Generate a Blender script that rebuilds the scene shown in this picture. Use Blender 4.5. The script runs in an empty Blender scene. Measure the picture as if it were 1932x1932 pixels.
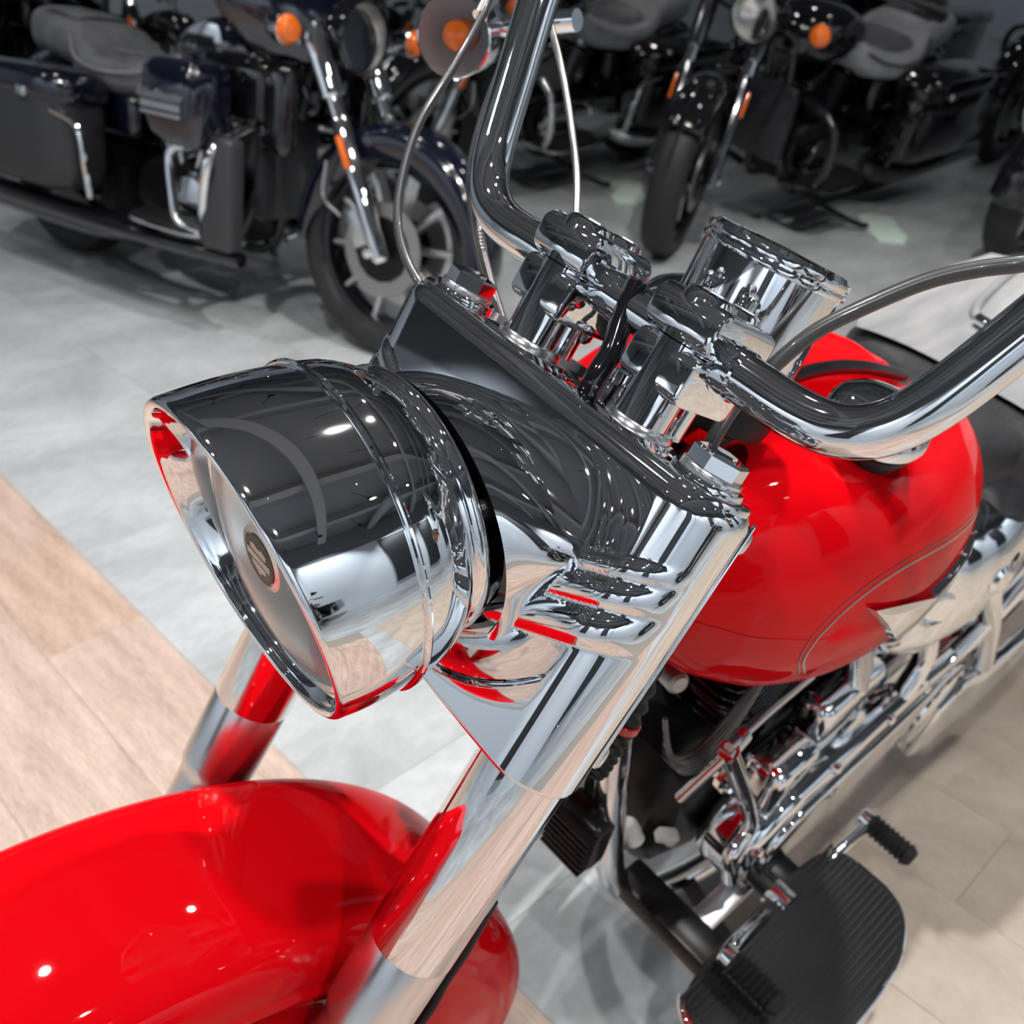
import bpy, bmesh, math, random
import numpy as np
from mathutils import Matrix, Vector

rnd = random.Random(11)
sc = bpy.context.scene
col = sc.collection
PI = math.pi

# ------------------------------------------------------------------ camera
cam_d = bpy.data.cameras.new('camera')
cam = bpy.data.objects.new('camera', cam_d)
col.objects.link(cam)
sc.camera = cam
cam_d.sensor_width = 36.0
cam_d.lens = 36.0 * 1935.0 / 1932.0
cam_d.clip_start = 0.01
_r = Vector((-0.723189, 0.689893, 0.032317))
_d = Vector((0.355336, 0.411794, -0.839144))
_f = Vector((-0.592227, -0.595376, -0.542949))
_m = Matrix((( _r.x, -_d.x, -_f.x, 0.46987), (_r.y, -_d.y, -_f.y, 0.56239), (_r.z, -_d.z, -_f.z, 1.27), (0, 0, 0, 1)))
cam.matrix_world = _m
cam_d.dof.use_dof = True
cam_d.dof.focus_distance = 0.56
cam_d.dof.aperture_fstop = 10.0

# ------------------------------------------------------------------ world / view
w = bpy.data.worlds.new('world')
sc.world = w
w.use_nodes = True
w.node_tree.nodes['Background'].inputs[0].default_value = (0.75, 0.80, 0.88, 1)
w.node_tree.nodes['Background'].inputs[1].default_value = 0.25
sc.view_settings.view_transform = 'Standard'
sc.view_settings.look = 'None'
sc.view_settings.gamma = 1.0
sc.view_settings.use_curve_mapping = False
sc.view_settings.exposure = 0.26

sc.cycles.max_bounces = 8
sc.cycles.diffuse_bounces = 3
sc.cycles.glossy_bounces = 5
sc.cycles.transmission_bounces = 6
sc.cycles.caustics_reflective = False
sc.cycles.caustics_refractive = True

ROOM = dict(x0=-9.5, x1=4.6, y0=-7.6, y1=4.8, z1=3.9)
LAMPS_DOWN_W = 85.0
LAMPS_WALL_W = 130.0
LAMP_Z = 3.2
DOWN_XY = [(x, y) for x in (-6.6, -4.9, -3.2, -1.5, 0.2, 1.9, 3.5) for y in (-5.6, -4.0, -2.4, -0.8, 0.8, 2.4, 3.7)] + [(-1.1, -0.05)]

# ------------------------------------------------------------------ mesh helpers
def finish(name, verts, faces, mat, parent=None, sharp=35.0, smooth=True):
    me = bpy.data.meshes.new(name)
    me.from_pydata([tuple(v) for v in verts], [], [tuple(f) for f in faces])
    bm = bmesh.new(); bm.from_mesh(me)
    bmesh.ops.recalc_face_normals(bm, faces=bm.faces)
    bm.to_mesh(me); bm.free()
    if smooth:
        me.shade_smooth()
        me.set_sharp_from_angle(angle=math.radians(sharp))
    me.materials.append(mat)
    o = bpy.data.objects.new(name, me)
    col.objects.link(o)
    if parent is not None:
        o.parent = parent
    return o

def empty(name, loc=(0, 0, 0), rot=(0, 0, 0)):
    o = bpy.data.objects.new(name, None)
    o.location = loc; o.rotation_euler = rot
    o.empty_display_size = 0.1
    col.objects.link(o)
    return o

def tag(o, label=None, cat=None, group=None, kind=None):
    if label: o['label'] = label
    if cat: o['category'] = cat
    if group: o['group'] = group
    if kind: o['kind'] = kind
    return o

class G:
    """collects several shells into one mesh (one part)"""
    def __init__(s): s.v = []; s.f = []
    def add(s, vf):
        v, f = vf; n = len(s.v)
        s.v += [tuple(p) for p in v]; s.f += [tuple(i + n for i in q) for q in f]
        return s
    def build(s, name, mat, parent=None, X=None, sharp=35.0):
        v = s.v if X is None else [X(p) for p in s.v]
        return finish(name, v, s.f, mat, parent, sharp)

def part(name, vf, mat, parent=None, X=None, sharp=35.0):
    v, f = vf
    if X is not None: v = [X(p) for p in v]
    return finish(name, v, f, mat, parent, sharp)

def basis(axis, hint=None):
    a = Vector(axis).normalized()
    h = Vector(hint) if hint is not None else (Vector((0, 0, 1)) if abs(a.z) < 0.9 else Vector((1, 0, 0)))
    b = (h - a * h.dot(a)).normalized()
    return a, b, a.cross(b)

def lathe(o, axis, prof, n=40, hint=None, caps=True, arc=None):
    """prof: list of (radius, distance along axis)"""
    o = Vector(o); a, b, c = basis(axis, hint)
    V = []; F = []
    full = arc is None
    m = n if full else n + 1
    for r, h in prof:
        for i in range(m):
            t = 2 * PI * i / n if full else arc[0] + (arc[1] - arc[0]) * i / n
            V.append(o + a * h + (b * math.cos(t) + c * math.sin(t)) * r)
    for k in range(len(prof) - 1):
        for i in range(n):
            j = (i + 1) % m if full else i + 1
            F.append((k * m + i, k * m + j, (k + 1) * m + j, (k + 1) * m + i))
    if caps and full:
        if prof[0][0] > 1e-5: F.append(tuple(range(m)))
        if prof[-1][0] > 1e-5: F.append(tuple((len(prof) - 1) * m + i for i in range(m)))
    return V, F

def cyl(p, q, r, n=24, r2=None, bev=0.0):
    p = Vector(p); q = Vector(q); L = (q - p).length
    r2 = r if r2 is None else r2
    if bev: prof = [(r - bev, 0), (r - bev * .3, bev * .3), (r, bev), (r2, L - bev), (r2 - bev * .3, L - bev * .3), (r2 - bev, L)]
    else: prof = [(r, 0), (r2, L)]
    return lathe(p, q - p, prof, n)

def catmull(pts, per=8):
    P = [Vector(p) for p in pts]
    if len(P) == 2: return P
    out = []
    Q = [P[0] * 2 - P[1]] + P + [P[-1] * 2 - P[-2]]
    for i in range(1, len(Q) - 2):
        p0, p1, p2, p3 = Q[i - 1], Q[i], Q[i + 1], Q[i + 2]
        for k in range(per):
            t = k / per
            out.append(0.5 * ((2 * p1) + (p2 - p0) * t + (2 * p0 - 5 * p1 + 4 * p2 - p3) * t * t + (3 * p1 - p0 - 3 * p2 + p3) * t ** 3))
    out.append(P[-1])
    return out

def tube(pts, r, n=14, per=8, caps=True, smooth=True):
    P = catmull(pts, per) if smooth else [Vector(p) for p in pts]
    m = len(P)
    rr = r if callable(r) else (lambda t: r)
    T = []
    for i in range(m):
        d = (P[min(i + 1, m - 1)] - P[max(i - 1, 0)])
        T.append(d.normalized())
    a, b, c = basis(T[0])
    V = []; F = []
    for i in range(m):
        if i:
            b = (b - T[i] * b.dot(T[i])).normalized()
        c = T[i].cross(b)
        R = rr(i / (m - 1))
        for k in range(n):
            t = 2 * PI * k / n
            V.append(P[i] + (b * math.cos(t) + c * math.sin(t)) * R)
    for i in range(m - 1):
        for k in range(n):
            j = (k + 1) % n
            F.append((i * n + k, i * n + j, (i + 1) * n + j, (i + 1) * n + k))
    if caps:
        F.append(tuple(range(n))); F.append(tuple((m - 1) * n + k for k in range(n)))
    return V, F

def loft(rings, close_ends=True, closed=True):
    n = len(rings[0]); V = []; F = []
    for r in rings: V += [Vector(p) for p in r]
    for k in range(len(rings) - 1):
        for i in range(n if closed else n - 1):
            j = (i + 1) % n
            F.append((k * n + i, k * n + j, (k + 1) * n + j, (k + 1) * n + i))
    if close_ends and closed:
        F.append(tuple(range(n))); F.append(tuple((len(rings) - 1) * n + i for i in range(n)))
    return V, F

def box(c, s, bev=0.0, seg=2, axes=None):
    bm = bmesh.new()
    bmesh.ops.create_cube(bm, size=1.0)
    for v in bm.verts: v.co = Vector((v.co.x * s[0], v.co.y * s[1], v.co.z * s[2]))
    if bev > 0:
        bmesh.ops.bevel(bm, geom=bm.edges[:], offset=bev, segments=seg, profile=0.5, affect='EDGES')
    bm.verts.index_update()
    if axes is None: V = [v.co + Vector(c) for v in bm.verts]
    else:
        A = [Vector(a).normalized() for a in axes]
        V = [Vector(c) + A[0] * v.co.x + A[1] * v.co.y + A[2] * v.co.z for v in bm.verts]
    F = [tuple(v.index for v in f.verts) for f in bm.faces]
    bm.free()
    return V, F

def prism(outline, o, ax, ay, az, t, bev=0.0, seg=2):
    """2D outline extruded by t along az, edges bevelled"""
    bm = bmesh.new()
    vs = [bm.verts.new((x, y, 0)) for x, y in outline]
    f = bm.faces.new(vs)
    ret = bmesh.ops.extrude_face_region(bm, geom=[f])
    for v in ret['geom']:
        if isinstance(v, bmesh.types.BMVert): v.co.z += t
    if bev > 0:
        ed = [e for e in bm.edges if abs(e.verts[0].co.z - e.verts[1].co.z) < 1e-7]
        bmesh.ops.bevel(bm, geom=ed, offset=bev, segments=seg, profile=0.5, affect='EDGES')
    bm.verts.index_update()
    o = Vector(o); ax = Vector(ax).normalized(); ay = Vector(ay).normalized(); az = Vector(az).normalized()
    V = [o + ax * v.co.x + ay * v.co.y + az * v.co.z for v in bm.verts]
    F = [tuple(v.index for v in q.verts) for q in bm.faces]
    bm.free()
    return V, F

def circle2(cx, cy, r, n=32, a0=0.0, a1=2 * PI):
    full = abs(a1 - a0 - 2 * PI) < 1e-6
    m = n if full else n + 1
    return [(cx + r * math.cos(a0 + (a1 - a0) * i / n), cy + r * math.sin(a0 + (a1 - a0) * i / n)) for i in range(m)]

def rrect(w_, h_, r, k=5, cx=0, cy=0):
    out = []
    for sx, sy, a in ((1, 1, 0), (-1, 1, PI / 2), (-1, -1, PI), (1, -1, 1.5 * PI)):
        for i in range(k + 1):
            t = a + PI / 2 * i / k
            out.append((cx + sx * (w_ / 2 - r) + r * math.cos(t), cy + sy * (h_ / 2 - r) + r * math.sin(t)))
    return out

def superell(a, b, n=32, e=2.6, ca=0.0, cb=0.0):
    out = []
    for i in range(n):
        t = 2 * PI * i / n
        ct, st = math.cos(t), math.sin(t)
        out.append((ca + a * math.copysign(abs(ct) ** (2 / e), ct), cb + b * math.copysign(abs(st) ** (2 / e), st)))
    return out

def ss(a, b, x):
    t = min(1.0, max(0.0, (x - a) / (b - a)))
    return t * t * (3 - 2 * t)

def interp(xs, ys, x):
    if (xs[0] > xs[-1]): xs = xs[::-1]; ys = ys[::-1]
    return float(np.interp(x, xs, ys))

def text_mesh(name, body, size, mat, parent, o, ax, ay, depth=0.0006, shear=0.0):
    c = bpy.data.curves.new(name, 'FONT')
    c.body = body; c.size = size; c.extrude = depth; c.align_x = 'CENTER'; c.align_y = 'CENTER'; c.shear = shear
    t = bpy.data.objects.new(name + '_tmp', c)
    col.objects.link(t)
    dg = bpy.context.evaluated_depsgraph_get()
    me = bpy.data.meshes.new_from_object(t.evaluated_get(dg))
    bpy.data.objects.remove(t)
    ax = Vector(ax).normalized(); ay = Vector(ay); ay = (ay - ax * ay.dot(ax)).normalized(); az = ax.cross(ay)
    for v in me.vertices:
        v.co = Vector(o) + ax * v.co.x + ay * v.co.y + az * v.co.z
    me.materials.clear(); me.materials.append(mat)
    ob = bpy.data.objects.new(name, me)
    col.objects.link(ob); ob.parent = parent
    return ob

# ------------------------------------------------------------------ materials
def mat(name, color, metallic=0.0, rough=0.5, coat=0.0, spec=0.5, trans=0.0, ior=1.5, coat_rough=0.03):
    m = bpy.data.materials.new(name); m.use_nodes = True
    b = m.node_tree.nodes['Principled BSDF']
    b.inputs['Base Color'].default_value = (*color, 1)
    b.inputs['Metallic'].default_value = metallic
    b.inputs['Roughness'].default_value = rough
    b.inputs['Coat Weight'].default_value = coat
    b.inputs['Coat Roughness'].default_value = coat_rough
    b.inputs['Specular IOR Level'].default_value = spec
    b.inputs['Transmission Weight'].default_value = trans
    b.inputs['IOR'].default_value = ior
    return m

def nodes(m): return m.node_tree.nodes, m.node_tree.links, m.node_tree.nodes['Principled BSDF']

def add_noise_color(m, c1, c2, scale, detail=4.0, stretch=(1, 1, 1), lo=0.35, hi=0.65, coord='Object', bump=0.0):
    N, L, b = nodes(m)
    tc = N.new('ShaderNodeTexCoord'); mp = N.new('ShaderNodeMapping'); no = N.new('ShaderNodeTexNoise'); cr = N.new('ShaderNodeValToRGB')
    mp.inputs['Scale'].default_value = stretch
    no.inputs['Scale'].default_value = scale; no.inputs['Detail'].default_value = detail
    cr.color_ramp.elements[0].position = lo; cr.color_ramp.elements[1].position = hi
    cr.color_ramp.elements[0].color = (*c1, 1); cr.color_ramp.elements[1].color = (*c2, 1)
    L.new(tc.outputs[coord], mp.inputs[0]); L.new(mp.outputs[0], no.inputs['Vector']); L.new(no.outputs['Fac'], cr.inputs[0])
    L.new(cr.outputs[0], b.inputs['Base Color'])
    if bump:
        bp = N.new('ShaderNodeBump'); bp.inputs['Strength'].default_value = bump; bp.inputs['Distance'].default_value = 0.002
        L.new(no.outputs['Fac'], bp.inputs['Height']); L.new(bp.outputs[0], b.inputs['Normal'])
    return m

def dusty_chrome(name, color, rough, specks=True):
    m = mat(name, color, 1.0, rough)
    if specks:
        N, L, b = nodes(m)
        tc = N.new('ShaderNodeTexCoord'); vo = N.new('ShaderNodeTexVoronoi'); cr = N.new('ShaderNodeValToRGB')
        vo.inputs['Scale'].default_value = 120.0
        cr.color_ramp.elements[0].position = 0.040; cr.color_ramp.elements[0].color = (1, 1, 1, 1)
        cr.color_ramp.elements[1].position = 0.060; cr.color_ramp.elements[1].color = (0, 0, 0, 1)
        no = N.new('ShaderNodeTexNoise'); no.inputs['Scale'].default_value = 60.0
        mt = N.new('ShaderNodeMath'); mt.operation = 'GREATER_THAN'; mt.inputs[1].default_value = 0.56
        mu = N.new('ShaderNodeMath'); mu.operation = 'MULTIPLY'
        mr = N.new('ShaderNodeMapRange'); mr.inputs[3].default_value = rough; mr.inputs[4].default_value = 0.55
        L.new(tc.outputs['Object'], vo.inputs['Vector']); L.new(tc.outputs['Object'], no.inputs['Vector'])
        L.new(vo.outputs['Distance'], cr.inputs[0]); L.new(no.outputs['Fac'], mt.inputs[0])
        L.new(cr.outputs[0], mu.inputs[0]); L.new(mt.outputs[0], mu.inputs[1])
        L.new(mu.outputs[0], mr.inputs[0]); L.new(mr.outputs[0], b.inputs['Roughness'])
        iv = N.new('ShaderNodeMath'); iv.operation = 'SUBTRACT'; iv.inputs[0].default_value = 1.0
        L.new(mu.outputs[0], iv.inputs[1]); L.new(iv.outputs[0], b.inputs['Metallic'])
    return m

M = {}
M['chrome'] = dusty_chrome('chrome', (0.86, 0.875, 0.89), 0.025)
M['chrome_clean'] = mat('chrome_clean', (0.86, 0.875, 0.89), 1.0, 0.03)
M['satin'] = mat('satin_metal', (0.72, 0.73, 0.74), 1.0, 0.22)
M['alu'] = mat('cast_aluminium', (0.62, 0.63, 0.64), 1.0, 0.34)
M['steel'] = mat('disc_steel', (0.40, 0.39, 0.38), 1.0, 0.38)
M['dark_chrome'] = mat('dark_chrome', (0.20, 0.20, 0.215), 1.0, 0.10)
M['red'] = mat('red_paint', (0.62, 0.0015, 0.005), 0.0, 0.35, coat=0.5, spec=0.0)
M['red'].node_tree.nodes['Principled BSDF'].inputs['Coat IOR'].default_value = 1.4
M['black_gloss'] = mat('black_gloss', (0.006, 0.006, 0.008), 0.0, 0.08, coat=0.6)
M['black_satin'] = mat('black_satin', (0.006, 0.006, 0.007), 0.0, 0.3, spec=0.3)
M['rubber'] = mat('rubber', (0.009, 0.009, 0.010), 0.0, 0.5, spec=0.28)
M['tyre'] = mat('tyre_rubber', (0.014, 0.014, 0.015), 0.0, 0.6)
M['navy'] = mat('navy_paint', (0.003, 0.004, 0.013), 0.0, 0.14, coat=1.0)
M['charcoal'] = mat('charcoal_panel', (0.035, 0.036, 0.04), 0.0, 0.42)
M['vinyl'] = add_noise_color(mat('black_vinyl', (0.03, 0.03, 0.032), 0.0, 0.45), (0.022, 0.022, 0.024), (0.035, 0.035, 0.038), 180.0)
M['vinyl_gray_and_sheen'] = add_noise_color(mat('gray_and_sheen_vinyl', (0.2, 0.2, 0.2), 0.0, 0.36), (0.22, 0.225, 0.235), (0.32, 0.32, 0.33), 9.0, stretch=(1, 4, 1))  # piping and lettering are grey; on the saddle top it paints reflected light
M['vinyl_sheen'] = add_noise_color(mat('painted_sheen_vinyl', (0.16, 0.16, 0.17), 0.0, 0.38), (0.36, 0.365, 0.38), (0.46, 0.465, 0.48), 8.0)  # sheen of the seats painted into the base color as pale grey
M['vinyl_mid'] = add_noise_color(mat('slate_vinyl', (0.1, 0.1, 0.11), 0.0, 0.4), (0.11, 0.114, 0.125), (0.17, 0.174, 0.19), 14.0)
M['amber'] = mat('amber_lens', (0.85, 0.17, 0.01), 0.0, 0.08, coat=0.6)
M['glass'] = mat('clear_glass', (0.97, 0.98, 0.98), 0.0, 0.0, trans=1.0, ior=1.25)
M['glass_thin'] = mat('clear_lens', (0.97, 0.98, 0.98), 0.0, 0.02, trans=1.0, ior=1.12)
M['reflector'] = mat('lamp_reflector', (0.92, 0.90, 0.86), 1.0, 0.30)
M['lamp_white'] = mat('lamp_white', (0.75, 0.76, 0.78), 0.7, 0.45)
M['badge_dark'] = mat('badge_dark', (0.09, 0.08, 0.065), 0.6, 0.35)
M['badge_light'] = mat('badge_light', (0.55, 0.53, 0.48), 0.8, 0.3)
M['white_plastic'] = mat('white_plastic', (0.72, 0.72, 0.68), 0.0, 0.4)
M['mint'] = mat('mint_plate', (0.66, 0.80, 0.71), 0.0, 0.4)
M['stripe_gray'] = mat('stripe_gray', (0.22, 0.18, 0.17), 0.0, 0.25, coat=0.6)
M['stripe_dark'] = mat('stripe_dark', (0.12, 0.0, 0.01), 0.0, 0.25, coat=0.6)
M['red_dark'] = mat('red_lens', (0.45, 0.01, 0.01), 0.0, 0.1, coat=0.5)
M['cable_gray'] = mat('cable_gray', (0.055, 0.056, 0.058), 0.2, 0.3, coat=0.3)
M['braid'] = mat('braided_steel', (0.5, 0.5, 0.5), 0.9, 0.32)

def speckle(m, scale, c1, c2, stretch, rough=(0.3, 0.45), fine=0.3):
    """broad mottling with a finer layer of the same direction over it"""
    add_noise_color(m, c1, c2, scale, detail=6.0, stretch=stretch, lo=0.3, hi=0.7, coord='Object')
    N, L, b_ = nodes(m)
    tc = N.new('ShaderNodeTexCoord'); mp = N.new('ShaderNodeMapping'); no = N.new('ShaderNodeTexNoise'); mr = N.new('ShaderNodeMapRange'); mx = N.new('ShaderNodeMix')
    mp.inputs['Scale'].default_value = tuple(q * 1.0 for q in stretch)
    no.inputs['Scale'].default_value = scale * 9.0; no.inputs['Detail'].default_value = 8.0; no.inputs['Roughness'].default_value = 0.7
    mr.inputs[1].default_value = 0.3; mr.inputs[2].default_value = 0.7; mr.inputs[3].default_value = 1.0 - fine; mr.inputs[4].default_value = 1.0 + fine * 0.6
    mx.data_type = 'RGBA'; mx.blend_type = 'MULTIPLY'; mx.inputs[0].default_value = 1.0
    old = b_.inputs['Base Color'].links[0].from_socket
    L.new(tc.outputs['Object'], mp.inputs[0]); L.new(mp.outputs[0], no.inputs['Vector']); L.new(no.outputs['Fac'], mr.inputs[0])
    L.new(old, mx.inputs[6]); L.new(mr.outputs[0], mx.inputs[7]); L.new(mx.outputs[2], b_.inputs['Base Color'])
    return m
M['floor_gray'] = speckle(mat('floor_gray', (0.4, 0.41, 0.4), 0, 0.34), 2.2, (0.33, 0.35, 0.365), (0.53, 0.56, 0.58), (1.2, 2.0, 1), fine=0.16)
M['floor_wood'] = speckle(mat('floor_wood', (0.5, 0.38, 0.28), 0, 0.36), 6.0, (0.40, 0.280, 0.225), (0.59, 0.445, 0.375), (5.0, 0.7, 1))
M['floor_wood_b'] = speckle(mat('floor_wood_b', (0.5, 0.38, 0.28), 0, 0.36), 6.0, (0.43, 0.32, 0.262), (0.62, 0.485, 0.415), (5.0, 0.6, 1))
M['floor_beige'] = speckle(mat('floor_beige', (0.45, 0.38, 0.31), 0, 0.36), 5.0, (0.40, 0.335, 0.275), (0.54, 0.465, 0.395), (1.6, 1.0, 1), fine=0.12)
M['floor_base'] = mat('floor_base', (0.30, 0.27, 0.24), 0, 0.6)
M['wall'] = mat('wall_white', (0.80, 0.84, 0.90), 0, 0.6)
M['ceiling'] = mat('ceiling_dark', (0.20, 0.215, 0.235), 0, 0.7)
M['duct'] = mat('duct_grey', (0.27, 0.285, 0.30), 0, 0.6)
M['frame_dark'] = mat('frame_dark', (0.02, 0.02, 0.022), 0, 0.4)
# ------------------------------------------------------------------ the room
def plane_box(name, x0, x1, y0, y1, z0, z1, m, kind='structure'):
    o = part(name, box(((x0 + x1) / 2, (y0 + y1) / 2, (z0 + z1) / 2), (x1 - x0, y1 - y0, z1 - z0)), m)
    o['kind'] = kind
    return o

R_ = ROOM
floor = plane_box('floor', R_['x0'], R_['x1'], R_['y0'], R_['y1'], -0.12, -0.004, M['floor_base'])
WOOD_X = -0.118
PW = 0.188
def lay(x0, x1, y0, y1, wx, ly, mats, name, seed, off=0.0, stop=None):
    r = random.Random(seed); i = 0; cache = {}
    x = x0
    while x < x1 - 1e-6:
        xe = min(x + wx, x1)
        y = y0 - (ly * ((i * 0.37 + off) % 1.0))
        while y < y1:
            a = max(y, y0); b = min(y + ly, y1)
            if b - a > 0.02:
                key = (round(xe - x, 4), round(b - a, 4))
                m = mats[r.randrange(len(mats))]
                if (key, m.name) not in cache:
                    g = 0.0003
                    o = part(name, box((0, 0, -0.0035), (xe - x - 2 * g, b - a - 2 * g, 0.007), 0.0004, 1), m, floor)
                    cache[(key, m.name)] = o
                else:
                    o = cache[(key, m.name)].copy(); col.objects.link(o)
                o.location = ((x + xe) / 2, (a + b) / 2, r.uniform(-0.0002, 0.0))
            y += ly
        x = xe; i += 1
WD = [M['floor_wood'], M['floor_wood_b']]
lay(WOOD_X, WOOD_X + 9 * PW, -5.2, 1.6, PW, 1.25, WD, 'floor_plank', 3, off=0.666)
lay(WOOD_X - 11 * PW, WOOD_X - 1 * PW, 0.09, 1.9, PW, 1.25, [M['floor_beige']], 'floor_plank', 4, off=0.2)
lay(WOOD_X - PW, WOOD_X, -0.06, 1.9, PW, 1.25, [M['floor_gray']], 'floor_tile', 6)
lay(-5.2, WOOD_X, -5.9, -0.06, 0.4621, 0.92, [M['floor_gray']], 'floor_tile', 5, off=0.3)
lay(WOOD_X - 11 * PW, WOOD_X - PW, -0.06, 0.09, 0.4621, 0.92, [M['floor_gray']], 'floor_tile', 8)
o = part('floor_sheet', box(((R_['x0'] - 5.2) / 2, (R_['y0'] + R_['y1']) / 2, -0.003), (-5.2 - R_['x0'], R_['y1'] - R_['y0'], 0.006)), M['floor_gray'], floor)
o = part('floor_sheet', box(((R_['x1'] - 5.2) / 2, (R_['y0'] - 5.9) / 2, -0.003), (R_['x1'] + 5.2, -5.9 - R_['y0'], 0.006)), M['floor_gray'], floor)
o = part('floor_sheet', box(((R_['x1'] - 5.2) / 2, (1.9 + R_['y1']) / 2, -0.003), (R_['x1'] + 5.2, R_['y1'] - 1.9, 0.006)), M['floor_gray'], floor)
xr = WOOD_X + 9 * PW
o = part('floor_sheet', box(((R_['x1'] + xr) / 2, (1.9 - 5.9) / 2, -0.003), (R_['x1'] - xr, 7.8, 0.006)), M['floor_gray'], floor)
plane_box('ceiling', R_['x0'], R_['x1'], R_['y0'], R_['y1'], R_['z1'], R_['z1'] + 0.1, M['ceiling'])
plane_box('wall_back', R_['x0'], R_['x1'], R_['y0'] - 0.1, R_['y0'], 0, R_['z1'], M['wall'])
plane_box('wall_front', R_['x0'], R_['x1'], R_['y1'], R_['y1'] + 0.1, 0, R_['z1'], M['wall'])
plane_box('wall_left', R_['x1'], R_['x1'] + 0.1, R_['y0'], R_['y1'], 0, R_['z1'], M['wall'])
plane_box('wall_right', R_['x0'] - 0.1, R_['x0'], R_['y0'], R_['y1'], 0, R_['z1'], M['wall'])
# dark band of the unpainted wall above the white panels
for nm, a in (('trim_1', (R_['x0'], R_['x1'], R_['y1'] - 0.03, R_['y1'], 2.75, R_['z1'])), ('trim_2', (R_['x1'] - 0.03, R_['x1'], R_['y0'], R_['y1'], 2.75, R_['z1'])),
              ('trim_3', (R_['x0'], R_['x1'], R_['y0'], R_['y0'] + 0.03, 2.75, R_['z1'])), ('trim_4', (R_['x0'], R_['x0'] + 0.03, R_['y0'], R_['y1'], 2.75, R_['z1']))):
    plane_box(nm, *a, M['ceiling'])
# services under the ceiling, seen mirrored in the chrome
for k, y in enumerate((-4.4, -1.6, 1.4, 3.3)):
    o = part('ceiling_beam', box(((R_['x0'] + R_['x1']) / 2, y, 3.72), (R_['x1'] - R_['x0'], 0.22, 0.34)), M['duct'])
    tag(o, ['dark ceiling beam over the black bikes', 'dark ceiling beam above the chrome headlight', 'dark ceiling beam on the photographer side', 'dark ceiling beam nearest the white front wall'][k], 'beam')
for k, x in enumerate((-5.5, -2.2, 1.1, 3.0)):
    o = part('ceiling_duct', tube([(x, R_['y0'] + 0.05, 3.55), (x, R_['y1'] - 0.05, 3.55)], 0.13, 20, smooth=False), M['duct'])
    tag(o, ['round grey duct farthest along the ceiling', 'round grey duct over the black tourers', 'round grey duct ahead of the red motorcycle', 'round grey duct closest to the side wall'][k], 'duct')
for k, x in enumerate((-3.9, -0.6, 2.1)):
    o = part('cable_tray', box((x, -1.4, 3.42), (0.18, 11.5, 0.05)), M['duct'])
    tag(o, ['dark cable tray over the row of bikes', 'dark cable tray right above the red motorcycle', 'dark cable tray ahead of the front wheel'][k], 'cable tray')

def lamp(x, y, aim, watt, k, size=95, label=None, group=None, cool=None):
    p = Vector((x, y, LAMP_Z)); d = (Vector(aim) - p).normalized()
    root = empty('track_spotlight', (x, y, LAMP_Z))
    tag(root, label, 'spotlight', group)
    lp = lambda q: Vector(q)
    part('lamp_head', lathe(-d * 0.11, d, [(0.012, 0), (0.042, 0.004), (0.046, 0.01), (0.048, 0.10), (0.044, 0.10), (0.040, 0.06), (0.0, 0.055)], 20, caps=False), M['frame_dark'], root)
    part('lamp_stem', cyl((0, 0, 0.03), (0, 0, R_['z1'] - LAMP_Z), 0.008, 10), M['frame_dark'], root)
    ld = bpy.data.lights.new('lamp_light', 'SPOT')
    ld.energy = watt; ld.spot_size = math.radians(size); ld.spot_blend = 0.5; ld.shadow_soft_size = 0.045
    c = cool or ((1.0, 0.965, 0.92) if k % 3 else (1.0, 0.98, 0.97))
    ld.color = c
    lo = bpy.data.objects.new('lamp_light', ld); col.objects.link(lo)
    lo.parent = root
    lo.location = d * 0.012
    lo.rotation_euler = d.to_track_quat('-Z', 'Y').to_euler()
    return root
MAIN = {(-1.5, -0.8): 0.35, (0.2, -0.8): 1.15, (0.2, 0.8): 0.9, (1.9, 0.8): 1.2, (0.2, -2.4): 1.15, (1.9, -2.4): 0.8, (1.9, -0.8): 0.6, (0.2, 2.4): 1.0, (-1.5, 0.8): 0.9, (-1.1, -0.05): 2.4}
def lamp_gain(x, y):        # a few lamps carry the scene, those over the black bikes at the back are dimmed
    return MAIN.get((x, y), 0.10 + 0.12 * ss(-2.2, -0.4, x) * ss(-4.8, -2.4, y))
for k, (x, y) in enumerate(DOWN_XY):
    lamp(x, y, (x + rnd.uniform(-0.3, 0.3), y + rnd.uniform(-0.3, 0.3), 0), LAMPS_DOWN_W * lamp_gain(x, y), k, 100,
         'black track spotlight hanging from the dark ceiling, aimed at the floor', 'ceiling spotlights over the showroom')
CW = (0.88, 0.95, 1.0)
k = 0
for x in (-8, -5.5, -3, -0.5, 2, 4):  # extra spots added only to brighten the walls
    lamp(x, R_['y1'] - 1.3, (x, R_['y1'], 1.3), LAMPS_WALL_W, k, 90, 'black track spotlight added to brighten the white front wall', 'added spotlights on the front wall', CW); k += 1
    lamp(x, R_['y0'] + 1.3, (x, R_['y0'], 1.3), LAMPS_WALL_W * 0.07, k, 90, 'black track spotlight added to light the white back wall', 'added spotlights on the back wall', CW); k += 1
for y in (-5, -2.5, 0, 2.5):
    lamp(R_['x1'] - 1.3, y, (R_['x1'], y, 1.3), LAMPS_WALL_W, k, 90, 'black track spotlight added to brighten the white side wall', 'added spotlights on the side wall', CW); k += 1
    lamp(R_['x0'] + 1.3, y, (R_['x0'], y, 1.3), LAMPS_WALL_W * 0.07, k, 90, 'black track spotlight added to light the far end wall', 'added spotlights on the end wall', CW); k += 1

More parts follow.
